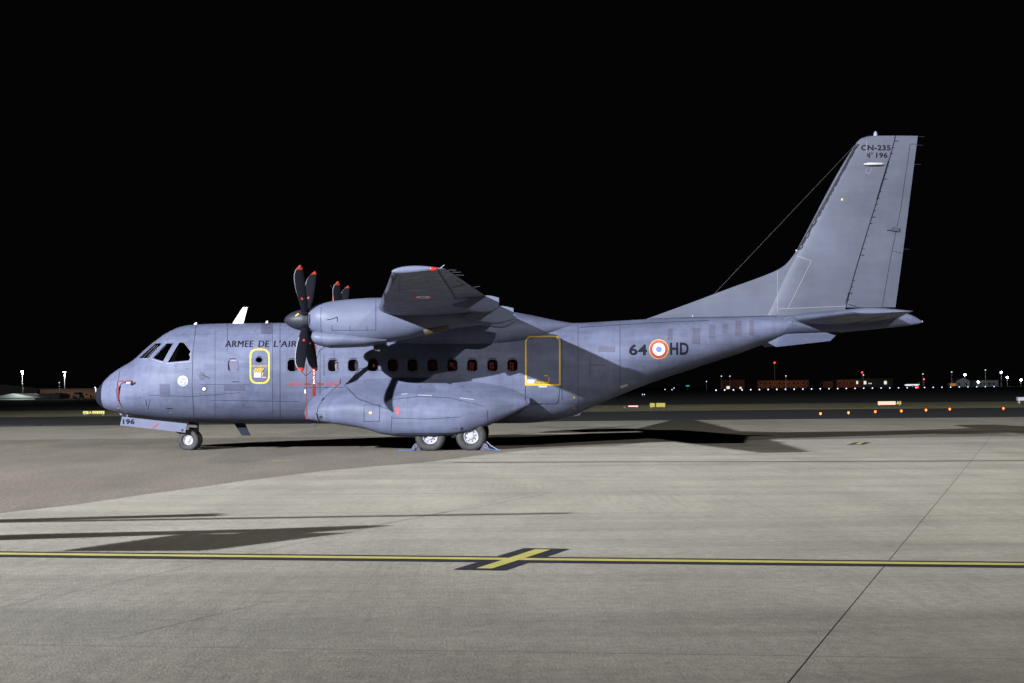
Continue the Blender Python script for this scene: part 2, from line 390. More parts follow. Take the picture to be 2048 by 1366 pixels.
f_w = wprof([(191, .0), (194, .17), (205, .40), (228, .66), (263, .92), (313, 1.15), (364, 1.29), (420, 1.345), (480, 1.36), (1152, 1.36), (1240, 1.29), (1300, 1.20), (1391, 1.0), (1480, .79), (1555, .61), (1650, .43), (1740, .30), (1797, .19), (1845, .03)])
f_c = wprof([(191, .5), (263, .40), (330, .42), (420, .47), (500, .5), (1100, .5), (1300, .56), (1500, .55), (1845, .5)])
def fus_ring(X):
    zt, zb, ww, fc = f_top(X), f_bot(X), f_w(X), f_c(X); zc = zb+(zt-zb)*fc; r = []
    for k in range(NSEG):
        a = 2*math.pi*k/NSEG; c, s = math.cos(a), math.sin(a)
        n = 2.08
        y = ww*math.copysign(abs(c)**(2/n), c); h = (zt-zc) if s >= 0 else (zc-zb)
        r.append(Vector((X, y, zc + h*math.copysign(abs(s)**(2/n), s))))
    return r
Xt = L(1845, 644, 0).x
xs = [X0 + .006 + (Xt-X0-.006)*0 + t for t in (0, .02, .05, .09, .14, .2, .27)]
x = X0+.35
while x < Xt-.02: xs.append(x); x += .105
xs.append(Xt)
V, Fc = loft([fus_ring(x) for x in xs])
fus = mk('fuselage', V, Fc, M['paint'], AC, True)
XR = L(203, 790, 0).x                       # black radome at the front
def bvh_of(objs):
    V = []; Fc = []
    for o in objs:
        k = len(V); V += [v.co.copy() for v in o.data.vertices]; Fc += [tuple(i+k for i in p.vertices) for p in o.data.polygons]
    return BVHTree.FromPolygons(V, Fc)
def hit(bvh, x, y, off=.004):
    d = (RINV @ ray(x, y)).normalized(); r = bvh.ray_cast(COL_, d)
    if r[0] is None: return None
    n = r[1] if r[1].dot(d) < 0 else -r[1]
    return r[0] + n*off
B_fus0 = bvh_of([fus])
Rr = []
for X in [X0+t for t in (-.006, .012, .026, .05, .09, .14, .2, .24, .272, .288)]:
    ff = 1.02 if X < X0+.25 else (1.014 if X < X0+.28 else 1.006)
    Rr.append([Vector((X, p.y*ff, p.z+(p.z-(f_top(X)+f_bot(X))/2)*(ff-1))) for p in fus_ring(max(X, X0+.002))])
V, Fc = loft(Rr); mk('radome', V, Fc, M['radome'], AC, True, sharp=60)

# window openings cut into the skin
def rrect(cx, cy, w_, h_, r, n=5):
    P = []
    for (sx, sy, a0) in ((1, 1, 0), (-1, 1, 90), (-1, -1, 180), (1, -1, 270)):
        for k in range(n+1):
            a = math.radians(a0+90*k/n); P.append((cx+sx*(w_/2-r)+r*math.cos(a), cy+sy*(h_/2-r)+r*math.sin(a)))
    return P
WINX = [466, 585, 666, 706, 746, 785.5, 825, 865, 905, 944.5, 985, 1025]
cabin_polys = [rrect(x, 732, 20.5, 26.5, 7.5) for x in WINX]
port_poly = [(518+7*math.cos(a), 721+7*math.sin(a)) for a in [2*math.pi*k/18 for k in range(18)]]
cock_polys = [[(276.5, 717.8), (312, 686.5), (325.5, 686.2), (295.7, 717.8)],
              [(304.5, 718), (333.5, 686.5), (347.5, 686.5), (326, 725)],
              [(333.8, 727.3), (358.5, 684.5), (367.5, 684.5), (381.5, 702.8), (380, 723)]]
CV = []; CF_ = []
def add_cut(poly, depth, mirror=True):
    P = [hit(B_fus0, x, y, 0) for x, y in poly]
    for sgn in ((1, -1) if mirror else (1,)):
        k = len(CV); n = len(P); ymin = min(p.y for p in P)-.1; ymax = max(p.y for p in P)+depth
        for yy in (ymin, min(ymax, -.06)):
            CV.extend([Vector((p.x, yy*sgn, p.z)) for p in P])
        CF_.append(tuple(range(k, k+n))); CF_.append(tuple(range(k+2*n-1, k+n-1, -1)))
        CF_.extend([(k+i, k+(i+1) % n, k+(i+1) % n+n, k+i+n) for i in range(n)])
for p in cabin_polys: add_cut(p, .42)
add_cut(port_poly, .2, False)
for i, p in enumerate(cock_polys): add_cut(p, .5 if i else .05)
cutter = mk('cutter', CV, CF_, M['cabin'])
md = fus.modifiers.new('cut', 'BOOLEAN'); md.object = cutter; md.solver = 'EXACT'; md.material_mode = 'TRANSFER'
dg = bpy.context.evaluated_depsgraph_get(); dg.update()
me = bpy.data.meshes.new_from_object(fus.evaluated_get(dg)); fus.modifiers.clear(); fus.data = me
bpy.data.objects.remove(cutter)
for p in me.polygons: p.use_smooth = True
me.set_sharp_from_angle(angle=math.radians(35))
wn = fus.modifiers.new('normals', 'WEIGHTED_NORMAL'); wn.keep_sharp = True; wn.weight = 60

# ---- wing-to-body fairing on the crown
def body(name, tops, bots, ws, n_=2.2, mat_=None, Y=0, parent=AC, step=.1, seg=40, nb=None, sy=1):
    """loft along X: top and bottom lines and half widths given at photograph columns, centred on local Y"""
    ft = pchip([(L(x, y, Y).x, L(x, y, Y).z) for x, y in tops]); fb = pchip([(L(x, y, Y).x, L(x, y, Y).z) for x, y in bots])
    fw = pchip([(L(x, 700, Y).x, v) for x, v in ws])
    a, b = max(L(*tops[0], Y).x, L(*bots[0], Y).x), min(L(*tops[-1], Y).x, L(*bots[-1], Y).x)
    k = max(6, int((b-a)/step)); rings = []
    for i in range(k+1):
        t = i/k; X = a+(b-a)*t; zt, zb, ww = ft(X), fb(X), fw(X); zc = (zt+zb)/2
        r = []
        for j in range(seg):
            an = 2*math.pi*j/seg; c, s = math.cos(an), math.sin(an); nn = n_ if s >= 0 or nb is None else nb
            r.append(Vector((X, sy*(Y+ww*math.copysign(abs(c)**(2/nn), c)), zc+(zt-zb)/2*math.copysign(abs(s)**(2/nn), s))))
        rings.append(r)
    V, Fc = loft(rings); return mk(name, V, Fc, mat_ or M['paint'], parent, True, sharp=40)
crown = body('wing_fairing', [(640, 650), (690, 640), (760, 629), (860, 621), (960, 620), (1022, 624), (1058, 630), (1120, 642.5), (1156, 648)],
             [(640, 655), (690, 680), (760, 700), (960, 704), (1040, 694), (1110, 672), (1156, 656)],
             [(640, .2), (690, .8), (760, 1.2), (860, 1.31), (960, 1.32), (1040, 1.25), (1110, .8), (1156, .3)], 2.6)

# ---- wings
def airfoil(n=22):
    P = []
    for k in range(2*n):
        if k < n: t = 1-k/n; up = True
        else: t = (k-n)/n; up = False
        x = .5*(1-math.cos(math.pi*t))
        yt = 5*(.2969*math.sqrt(x)-.1260*x-.3516*x*x+.2843*x**3-.1030*x**4)
        P.append((x, yt if up else -yt, .1*x*(1-x)))
    return P
AF = airfoil()
def wing_ring(Y, le, te, zl, zt, tc, camber=1.0):
    c = te-le
    return [Vector((le+c*x, Y, zl+(zt-zl)*x + c*(y*tc + camber*m_))) for x, y, m_ in AF]
wi_le = L(757, 614, -4.05); wi_te = L(1011, 619, -4.05); wt_le = L(783, 544, -12.75); wt_te = L(894, 539, -12.75)
def make_wing(s):
    R = [wing_ring(.0, wi_le.x, wi_te.x, wi_le.z, wi_te.z, .17), wing_ring(s*2, wi_le.x, wi_te.x, wi_le.z, wi_te.z, .17)]
    for k in range(13):
        t = k/12; lerp = lambda a, b: a+(b-a)*t
        R.append(wing_ring(s*lerp(4.05, 12.62), lerp(wi_le.x, wt_le.x), lerp(wi_te.x, wt_te.x), lerp(wi_le.z, wt_le.z), lerp(wi_te.z, wt_te.z), lerp(.17, .15)))
    c = wt_te.x-wt_le.x
    for dy, f in ((.10, .99), (.16, .96), (.20, .90), (.23, .78), (.245, .55), (.25, .2)):
        R.append(wing_ring(s*(12.62+dy), wt_le.x+c*(1-f)*.10, wt_te.x-c*(1-f)*.04, wt_le.z+.01*(1-f), wt_te.z+.01*(1-f), .15*f, 1))
    V, Fc = loft(R); return mk('wing', V, Fc, M['paint_clean'], AC, True, sharp=45)
wing_n = make_wing(-1); wing_f = make_wing(1)
def xw(Y):                                  # leading / trailing edge of the outer wing at local |Y|
    t = max(0, (Y-4.05)/(12.62-4.05)); return (wi_le.x+(wt_le.x-wi_le.x)*t, wi_te.x+(wt_te.x-wi_te.x)*t, wi_le.z+(wt_le.z-wi_le.z)*t, wi_te.z+(wt_te.z-wi_te.z)*t)

# ---- flap track fairings: deep canoes under the trailing edge with a cut-off tail
def fairing(Y, s, pts, th):
    P = [L(x, y, -Y) for x, y in pts]; xa = P[0].x; xb = max(p.x for p in P)
    top = pchip(sorted([(p.x, p.z) for p in [P[0]] + P[1:3]])); bot = pchip(sorted([(p.x, p.z) for p in [P[0]] + P[3:]]))
    R = []
    for k in range(15):
        X = xa + (xb-xa)*k/14 + (.004 if k == 0 else 0); zt = top(X)+.05; zb = bot(X); h = max(.01, zt-zb); ww = th/2*min(1, .15+2.2*k/14)
        R.append([Vector((X, s*(Y+ww*c_), zb+h*v)) for c_, v in ((-1, 1), (-1, .3), (-.8, .08), (0, 0), (.8, .08), (1, .3), (1, 1))])
    V, Fc = loft(R); return mk('flap_fairing', V, Fc, M['paint_clean'], AC, True, sharp=40)
F1 = [(905, 613), (975, 596), (998, 600.6), (998, 616), (984, 623), (964, 625.7), (941.5, 621)]
F2 = [(930, 635), (1002, 616.5), (1027, 621), (1027, 639), (994, 648), (968, 645)]
F3 = [(940, 640), (1000, 630), (1031, 634), (1031, 644), (1005, 656), (975, 653)]
for s in (-1, 1):
    for Y, P in ((7.4, F1), (4.9, F2), (2.2, F3)): fairing(Y, s, P, .16)

# ---- engine nacelles
def make_nacelle(s):
    Y = -3.5
    o = body('nacelle', [(619.6, 618), (630, 611.5), (642, 606.5), (684, 600), (754, 595.5), (830, 599), (900, 611), (960, 622), (1012, 632)],
             [(619.6, 661), (642, 671), (665, 684), (700, 690), (731, 691.5), (778, 684), (824, 676), (853, 667.5), (900, 658), (960, 650), (1012, 644)],
             [(619.6, .26), (630, .34), (642, .40), (684, .49), (754, .54), (853, .5), (960, .34), (1012, .1)], 2.2, M['paint_clean'], Y, AC, .06, 48, sy=-s if s > 0 else 1)
    sc = body('intake_scoop', [(624, 672), (628, 663), (640, 660.5), (684, 661), (730, 667), (775, 677)], [(624, 676), (628, 686), (645, 692.5), (665, 696), (731, 693.5), (775, 684.5)],
              [(624, .20), (628, .33), (640, .40), (684, .47), (730, .46), (775, .30)], 2.2, M['paint_clean'], Y, o, .035, 36, sy=-s if s > 0 else 1)
    return o, sc
nac, scoop = make_nacelle(-1); make_nacelle(1)
def sy_(p, s): return Vector((p.x, p.y*(1 if s < 0 else -1), p.z))
for s in (-1, 1):
    a, b = L(848, 663, -3.75), L(897, 650, -3.75)
    tube('exhaust_pipe', [sy_(a, s), sy_(a.lerp(b, .5), s), sy_(b, s)], [.12, .115, .10], M['olive'], AC, 16)
    p = L(753, 685, -3.5)
    prism('drain_mast', [sy_(L(x, y, -3.5), s) for x, y in ((744, 686), (760, 684), (760, 703), (750, 701))], (0, 1, 0), .09, M['dark_metal'], AC)

# ---- propellers, feathered, four blades at 45 degrees
hub = L(612.5, 640, -3.5); RP = 1.70
def make_prop(s):
    pr_c = Vector((hub.x, hub.y*(1 if s < 0 else -1), hub.z))
    tip = L(568, 641, -3.5).x-hub.x; back = L(618, 641, -3.5).x-hub.x; R = []
    for k in range(15):
        t = k/14; X = tip+(back-tip)*t; r = .258*min(1, (1-(1-t)**2.1))**.62 if k else .004
        if t > .72: r = .258-.02*(t-.72)
        R.append([pr_c+Vector((X, r*math.cos(2*math.pi*j/32), r*math.sin(2*math.pi*j/32))) for j in range(32)])
    V, Fc = loft(R); sp = mk('propeller', V, Fc, M['spinner'], AC, True, sharp=50)
    chord = pchip([(.22, .15), (.45, .20), (.8, .255), (1.1, .265), (1.35, .245), (1.55, .18), (1.66, .095), (1.70, .035)])
    mid = pchip([(.22, .0), (.6, -.005), (1.0, -.02), (1.4, -.01), (1.70, .05)])
    for q_ in range(4):
        az = math.radians(45+90*q_); er = Vector((0, math.cos(az), math.sin(az))); et = Vector((0, -math.sin(az), math.cos(az)))
        V = []; Fc = []; fm = []; n = 12; NR = 26
        for i in range(NR+1):
            r = .22+(RP-.22)*i/NR; c = chord(r); tw = math.radians(26*(1-r/RP)+4); th = .045*(1-r/RP)+.016
            for j in range(n):
                a = 2*math.pi*j/n; u = math.cos(a)*c/2; v = math.sin(a)*th
                cx = mid(r)+u*math.cos(tw)-v*math.sin(tw); ct = u*math.sin(tw)+v*math.cos(tw)
                V.append(pr_c + er*r + Vector((1, 0, 0))*cx + et*ct)
        for i in range(NR):
            rm = .22+(RP-.22)*(i+.5)/NR
            for j in range(n):
                Fc.append((i*n+j, i*n+(j+1) % n, (i+1)*n+(j+1) % n, (i+1)*n+j))
                ed = j in (5, 6) and rm > .62
                fm.append(1 if rm > 1.57 else (2 if ed else 0))
        Fc.append(tuple(range(NR*n, NR*n+n))); fm.append(1); Fc.append(tuple(range(n))[::-1]); fm.append(0)
        mk('blade', V, Fc, None, sp, True, [M['blade'], M['orange'], M['blade_edge']], fm, 60)
        base = pr_c+er*.24
        tube('blade_cuff', [pr_c+er*.15, pr_c+er*.30], [.115, .10], M['blade'], sp, 14)
        for sd in (-1, 1):                  # small round warning disc on the blade
            k_ = pr_c+er*.72+et*(sd*.036)+Vector((-.02, 0, 0)); tw = math.radians(26*(1-.72/RP)+4)
            uu = Vector((math.cos(tw), 0, 0))+et*math.sin(tw)
            k_ = pr_c+er*.72+(et*math.cos(tw)-Vector((1, 0, 0))*math.sin(tw))*(sd*.046)
            mk('blade_disc', [k_+uu*(.028*math.cos(2*math.pi*z/14))+er*(.04*math.sin(2*math.pi*z/14)) for z in range(14)], [tuple(range(14))], M['faded_red'], sp)
    return sp
prop_n = make_prop(-1); prop_f = make_prop(1)

# ---- fin, dorsal fillet, rudder
def xz(x, y): p = L(x, y, 0); return p.x, p.z
def fin_ring(z, le, te, chord, ole, th):
    """thin symmetric section from le to te of a full chord starting at ole"""
    n = 16; up = []
    for k in range(n+1):
        t = .5*(1-math.cos(math.pi*k/n)); X = le+(te-le)*t; u = min(1, max(0, (X-ole)/chord))
        up.append((X, th*chord*5*(.2969*math.sqrt(u)-.1260*u-.3516*u*u+.2843*u**3-.1015*u**4)))
    return [Vector((X, -y, z)) for X, y in up] + [Vector((X, y, z)) for X, y in reversed(up)]
lex = pchip([(xz(x, y)[1], xz(x, y)[0]) for x, y in ((1500, 668), (1529, 617), (1593, 501), (1711, 288), (1716, 282), (1722, 277), (1735, 272.5))])
hin = pchip([(xz(x, y)[1], xz(x, y)[0]) for x, y in ((1684, 640), (1691, 607), (1787, 285), (1790, 272.5))])
tex = pchip([(xz(x, y)[1], xz(x, y)[0]) for x, y in ((1786, 645), (1790, 620), (1835.5, 272.5))])
zs0, zs1 = xz(1600, 648)[1], xz(1760, 272.5)[1]
R = []
zlist = [zs0+(zs1-zs0)*k/36 for k in range(33)] + [zs1-.25+.25*t for t in (.3, .5, .65, .78, .88, .95, 1)]
for z in zlist:
    f = (z-zs0)/(zs1-zs0); th = .135-.015*f
    R.append(fin_ring(z, lex(z), hin(z)-.012, tex(z)-lex(z), lex(z), th*(1 if z < zs1-.06 else .96)))
V, Fc = loft(R); fin = mk('fin', V, Fc, M['paint_fin'], AC, True, sharp=35)
zr0 = xz(1740, 615)[1]; R = []
for k in range(25):
    z = zr0+(zs1-zr0)*k/24; R.append(fin_ring(z, hin(z)+.012, tex(z), tex(z)-lex(z), lex(z), .135-.015*k/24))
V, Fc = loft(R); rud = mk('rudder', V, Fc, M['paint_fin'], AC, True, sharp=35)
zt_ = [xz(x, y) for x, y in ((1288, 639.5), (1380, 606), (1460, 576), (1540, 546.5), (1558, 538), (1570, 530), (1582, 517), (1594, 500), (1604, 484))]
ft_ = pchip([(a, b) for a, b in zt_]); R = []
xa, xb = zt_[0][0], zt_[-1][0]
for k in range(40):
    X = xa+(xb-xa)*k/39; zt = ft_(X); zb = min(f_top(X)-.12, zt-.03); wb = .03+.14*k/39
    R.append([Vector((X, y, z)) for y, z in ((-wb, zb), (-wb*.80, zb+(zt-zb)*.4), (-wb*.52, zb+(zt-zb)*.8), (-.018, zt-.006), (0, zt), (.018, zt-.006), (wb*.52, zb+(zt-zb)*.8), (wb*.80, zb+(zt-zb)*.4), (wb, zb))])
V, Fc = loft(R); dors = mk('dorsal_fillet', V, Fc, M['paint_fin'], AC, True, sharp=35)

# ---- tailplane
tz = L(1700, 636, -.5).z; tzt = L(1760, 623, -5.2).z
t_r = (L(1585, 640, -.4).x, L(1800, 640, -.4).x); t_t = (L(1702, 626, -5.2).x, L(1826, 626, -5.2).x)
def make_tail(s):
    R = []
    for k in range(9):
        t = k/8; R.append(wing_ring(s*(.2+5.0*t), t_r[0]+(t_t[0]-t_r[0])*t, t_r[1]+(t_t[1]-t_r[1])*t, tz+(tzt-tz)*t, tz+(tzt-tz)*t, .125, 0))
    c = t_t[1]-t_t[0]
    for dy, f in ((.06, .8), (.10, .4)): R.append(wing_ring(s*(5.2+dy), t_t[0]+.05*(1-f), t_t[1]-.02, tzt, tzt, .125*f, 0))
    V, Fc = loft(R); return mk('tailplane', V, Fc, M['paint_clean'], AC, True, sharp=45)
tp_n = make_tail(-1); make_tail(1)
tfair = body('tail_fairing', [(1560, 637), (1600, 628), (1680, 622), (1760, 622), (1797, 625)], [(1560, 640), (1600, 650), (1680, 654), (1760, 648), (1797, 640)],
             [(1560, .45), (1600, .52), (1680, .50), (1760, .36), (1797, .2)], 2.2, M['paint_fin'], 0)
for s in (-1, 1):
    prism('ventral_strake', [sy_(L(x, y, yy), s) for x, y, yy in ((1536, 685, -.62), (1552, 693.5, -.80), (1660, 681.5, -.70), (1678, 664, -.40), (1572, 668, -.45))], (0, .9, .3), .035, M['paint_clean'], AC)

# ---- landing gear sponsons
def make_sponson(s):
    Y = -2.1
    tops = [(600, 827), (604, 815), (612, 804), (631, 787), (663, 769), (720, 758), (800, 753), (900, 757), (1000, 772), (1060, 797)]
    bots = [(600, 829), (605, 839), (640, 846), (690, 853), (727, 859.5), (766, 870.5), (800, 874.6), (850, 875), (890, 873.5), (936, 866.5), (968, 856), (1000, 842), (1040, 822), (1060, 812)]
    ft = pchip([(L(x, y, Y).x, L(x, y, Y).z) for x, y in tops]); fb = pchip([(L(x, y, Y).x, L(x, y, Y).z) for x, y in bots])
    fw = pchip([(L(x, 800, Y).x, v) for x, v in [(600, .02), (604, .24), (614, .42), (640, .60), (690, .80), (766, .96), (850, .98), (920, .94), (970, .76), (1020, .42), (1060, .16)]])
    prof_ = [(0, .45), (.012, .66), (.035, .80), (.07, .88), (.13, .94), (.21, .985), (.36, 1.0), (.44, .985), (.52, .93), (.60, .83), (.68, .69), (.76, .52), (.84, .34), (.91, .18), (.96, .07), (1.0, -.03)]
    xa, xb = L(600, 828, Y).x, L(1060, 805, Y).x; R = []
    for k in range(72):
        X = xa+(xb-xa)*(k/71)**1.25; zt, zb, wd = ft(X), fb(X), fw(X); r = [Vector((X, s*.9, zb))]
        for t, g_ in prof_: r.append(Vector((X, s*(1.32+wd*g_), zb+(zt-zb)*t)))
        r.append(Vector((X, s*.9, zt))); R.append(r)
    V, Fc = loft(R); return mk('sponson', V, Fc, M['paint'], AC, True, sharp=50)
spon = make_sponson(-1); make_sponson(1)

BV = {'fus': bvh_of([fus, spon, crown]), 'nac': bvh_of([nac, scoop]), 'wing': bvh_of([wing_n]), 'fin': bvh_of([fin, rud, dors]), 'spin': bvh_of([prop_n]),
      'tail': bvh_of([tp_n, tfair, fus]), 'all': bvh_of([fus, spon, crown, fin, rud, dors, tfair]), 'skin': B_fus0}
HOST = {'fus': fus, 'nac': nac, 'wing': wing_n, 'fin': fin, 'spin': prop_n, 'tail': tp_n, 'all': fus, 'skin': fus}
def decal(name, faces2d, mat_, host='fus', off=.004, parent=None, verts2d=None, sx=14, sy=7):
    """flat pattern in photograph pixels wrapped onto the real skin as a thin skin of paint"""
    bm = bmesh.new()
    if verts2d is None:
        for f in faces2d:
            bm.faces.new([bm.verts.new((p[0], p[1], 0)) for p in f])
        bmesh.ops.remove_doubles(bm, verts=bm.verts, dist=1e-3)
    else:
        vs = [bm.verts.new((p[0], p[1], 0)) for p in verts2d]
        for f in faces2d:
            try: bm.faces.new([vs[i] for i in f])
            except ValueError: pass
    for ax, st in ((0, sx), (1, sy)):
        lo = min(v.co[ax] for v in bm.verts); hi = max(v.co[ax] for v in bm.verts)
        k = math.ceil(lo/st)
        while k*st < hi:
            co = [0, 0, 0]; no = [0, 0, 0]; co[ax] = k*st; no[ax] = 1
            bmesh.ops.bisect_plane(bm, geom=bm.verts[:]+bm.edges[:]+bm.faces[:], plane_co=co, plane_no=no, dist=1e-4); k += 1
    bad = []
    for v in bm.verts:
        h = hit(BV[host], v.co.x, v.co.y, off)
        if h is None: bad.append(v)
        else: v.co = h
    if bad: bmesh.ops.delete(bm, geom=bad, context='VERTS')
    return from_bm(name, bm, mat_, parent or HOST[host])
def ring_faces(a, b):
    n = len(a); return [(a[i], a[(i+1) % n], b[(i+1) % n], b[i]) for i in range(n)]
def lines(name, segs, wd, mat_, host='fus', off=.006, parent=None):
    Fs = []
    for pl in segs:
        for (x0, y0), (x1, y1) in zip(pl, pl[1:]):
            d = math.hypot(x1-x0, y1-y0); nx, ny = -(y1-y0)/d*wd/2, (x1-x0)/d*wd/2
            Fs.append([(x0+nx, y0+ny), (x1+nx, y1+ny), (x1-nx, y1-ny), (x0-nx, y0-ny)])
    o = None
    return decal(name, Fs, mat_, host, off, parent)
def text(name, s, box, mat_, host='fus', off=.005, bold=.012, shear=0, rot=0, parent=None):
    cu = bpy.data.curves.new('txt', 'FONT'); cu.body = s; cu.offset = bold; cu.shear = shear; cu.resolution_u = 4; cu.space_character = 1.08
    t = bpy.data.objects.new('txt', cu); COL.objects.link(t)
    bpy.context.view_layer.update()
    e = t.evaluated_get(bpy.context.evaluated_depsgraph_get()); me = e.to_mesh()
    P = [(v.co.x, v.co.y) for v in me.vertices]; Fs = [tuple(p.vertices) for p in me.polygons]
    e.to_mesh_clear(); bpy.data.objects.remove(t); bpy.data.curves.remove(cu)
    x0 = min(p[0] for p in P); x1 = max(p[0] for p in P); y0 = min(p[1] for p in P); y1 = max(p[1] for p in P)
    bx0, by0, bx1, by1 = box
    Q = [(bx0+(p[0]-x0)/(x1-x0)*(bx1-bx0), by1-(p[1]-y0)/(y1-y0)*(by1-by0)) for p in P]
    return decal(name, Fs, mat_, host, off, parent, Q, 18, 6)
def disc(cx, cy, r, n=36, ry=None): return [(cx+r*math.cos(2*math.pi*k/n), cy+(ry or r)*math.sin(2*math.pi*k/n)) for k in range(n)]
def scale_poly(P, d):
    cx = sum(p[0] for p in P)/len(P); cy = sum(p[1] for p in P)/len(P)
    return [(p[0]+(p[0]-cx)/math.hypot(p[0]-cx, p[1]-cy)*d, p[1]+(p[1]-cy)/math.hypot(p[0]-cx, p[1]-cy)*d) for p in P]

# ---- windows
for i, P in enumerate(cabin_polys):
    fr = decal('cabin_window', ring_faces(scale_poly(P, 1.3), scale_poly(P, -.4)), M['paint_dark'], 'skin', .004, AC)
    decal('pane', [scale_poly(P, .2)], M['glass'], 'skin', -.015, fr)
    if i == 0:
        c0 = hit(B_fus0, 466, 732, -.05); boxes('blind', [(c0, (.25, .02, .36))], M['paint_pale'], fr)
    if i >= 1:
        x = WINX[i]; c0 = hit(B_fus0, x, 732, -.12)
        if i in (1, 2, 3):                  # curtain with a red hem
            a = c0+Vector((0, .1, 0))
            boxes('curtain', [((a.x-.02+k*.028, a.y+.012*(k % 2), a.z), (.026, .02, .40)) for k in range(-4, 4)], M['seat'] if i == 2 else M['paint_dark'], fr)
            boxes('curtain_hem', [((a.x+.105, a.y, a.z), (.03, .03, .40))], M['net'], fr)
        else:
            a = c0+Vector((.02, .03, -.06)); n = []
            for k in range(3): n.append(((a.x-.075+.062*k, a.y, a.z), (.026, .012, .36)))
            for k in range(4): n.append(((a.x-.015, a.y+.006, a.z-.13+.085*k+.02*(i % 2)), (.17, .012, .024)))
            boxes('seat_net', n, M['net'], fr)
for P in (port_poly,):
    fr = decal('door_porthole', ring_faces(scale_poly(P, 1.4), scale_poly(P, -.3)), M['paint_dark'], 'skin', .004, AC)
    decal('pane', [scale_poly(P, .2)], M['glass'], 'skin', -.012, fr)
for i, P in enumerate(cock_polys):
    fr = decal('cockpit_window', ring_faces(scale_poly(P, 1.0), scale_poly(P, -.2)), M['paint_pale'], 'skin', .006, AC, sx=6, sy=5)
    decal('pane', [scale_poly(P, .3)], M['glass'], 'skin', -.012, fr, sx=4, sy=4)
    if i == 2:
        c = hit(B_fus0, 374, 712, -.25)
        boxes('headrest', [((c.x, c.y+.1, c.z-.08), (.13, .10, .18)), ((c.x+.01, c.y+.1, c.z+.13), (.10, .08, .12))], M['seat'], fr, .03)
    if i == 0:
        for k in range(2):
            a, b = hit(B_fus0, 288+7*k, 717, .03), hit(B_fus0, 313+4*k, 692, .03)
            tube('wiper', [a, b], .009, M['cable'], fr, 6)

# ---- lettering and national marks
for s_, b_ in (('ARMEE', (450, 681.5, 507, 694.3)), ('DE', (517, 681.5, 538, 694.3)), ("L'AIR", (547.5, 681.3, 593, 694.2))): [text('title_lettering', s_, tuple(b_[q_]+(dx_, 0)[q_ % 2] for q_ in range(4)), M['letters'], shear=.12, bold=.0, off=.005+.002*(dx_ > 0)) for dx_ in (-.35, .55)]
text('code_lettering', '64', (1258, 688.5, 1294, 710.5), M['letters'], bold=.03)
text('code_lettering', 'HD', (1340, 685, 1377, 709.5), M['letters'], bold=.03)
cx, cy = 1317.5, 698.5
for r, mm, o_ in ((19.6, 'yellow', .004), (18.2, 'roundel_red', .006), (12.6, 'white', .008), (5.9, 'blue', .010)):
    decal('roundel_disc', [disc(cx, cy, r)], M[mm], 'fus', o_)
text('fin_lettering', 'CN-235', (1722, 290, 1781, 301), M['letters'], 'fin', bold=.035)
text('fin_lettering', 'N', (1732, 305, 1740, 316), M['letters'], 'fin', bold=.035)
decal('fin_lettering', ring_faces(disc(1743.5, 307, 2.1, 14), disc(1743.5, 307, 1.2, 14)), M['letters'], 'fin', .005)
text('fin_lettering', '196', (1752, 305, 1775, 316), M['letters'], 'fin', bold=.035)
# squadron badge: pale disc with grey figure marks
decal('badge_disc', [disc(365.7, 762, 10.6)], mat('badge_pale', (.17, .185, .225), .6), 'fus', .004)
for P in ([disc(366, 758, 5.5, 18, 3.4), disc(362, 764, 3.5, 14, 2.2), disc(370, 765, 2.4, 12, 3), [(359, 769), (373, 768), (372, 770), (360, 771)]]):
    decal('badge_figure', [P], M['paint_pale'], 'fus', .006)
# doors
def door(name, P, yellow_w, label):
    fr = decal(name, ring_faces(P, scale_poly(P, -yellow_w)), M['yellow'], 'fus', .005, AC); fr['label'] = label; return fr
P = rrect(519.5, 732.5, 40, 70, 13, 6)
d1 = decal('crew_door', ring_faces(P, [(519.5+(x-519.5)*(1-3.2/20), 732.5+(y-732.5)*(1-3.2/35)) for x, y in P]), M['yellow'], 'fus', .005, AC)
text('exit_lettering', 'ISSUE DE SECOURS', (503, 730.3, 534.5, 734), M['yellow'], parent=d1, bold=.0)
def hazard(x0, y0, x1, y1, n, parent, slant=5):
    st = (x1-x0)/n
    decal('hazard_stripes', [[(x0+k*st+slant, y0), (x0+k*st+st*.55+slant, y0), (x0+k*st+st*.55-0, y1), (x0+k*st, y1)] for k in range(n)], M['yellow'], 'fus', .007, parent)
    decal('hazard_ground', [[(x0+slant, y0), (x1+slant, y0), (x1, y1), (x0, y1)]], M['letters'], 'fus', .005, parent)
hazard(507, 736, 525, 744, 7, d1, 4)
decal('placard', [[(508, 744.8), (522, 744.8), (522, 755), (508, 755)]], M['placard'], 'fus', .006, d1)
lines('handle_mark', [[(525.5, 745), (524, 752)], [(523.5, 754.5), (532, 754.8)]], 1.4, M['yellow'], parent=d1, off=.006)
for xx in (503.5, 535.5): lines('door_gap', [[(xx, 716), (xx, 750)]], .6, M['seam'], parent=d1)
arc = lambda cx, cy, r, a0, a1, n=7: [(cx+r*math.cos(math.radians(a0+(a1-a0)*k/n)), cy+r*math.sin(math.radians(a0+(a1-a0)*k/n))) for k in range(n+1)]
outer = [(1050, 771)] + arc(1063.5, 685, 13.5, 180, 270) + arc(1107.5, 685, 13.5, 270, 360) + [(1121, 771)]
inner = [(1053.4, 768)] + arc(1063.5, 685, 10.6, 180, 270) + arc(1107.5, 685, 10.6, 270, 360) + [(1118, 768)]
d2 = decal('paratroop_door', ring_faces(outer, inner), M['yellow'], 'fus', .005, AC)
hazard(1070, 762.5, 1098, 768, 11, d2, 3)
hazard(1069, 756.5, 1073, 763, 2, d2, 2)
decal('placard', [[(1053.8, 758.8), (1069, 758.8), (1069, 767.4), (1053.8, 767.4)]], M['placard'], 'fus', .006, d2)
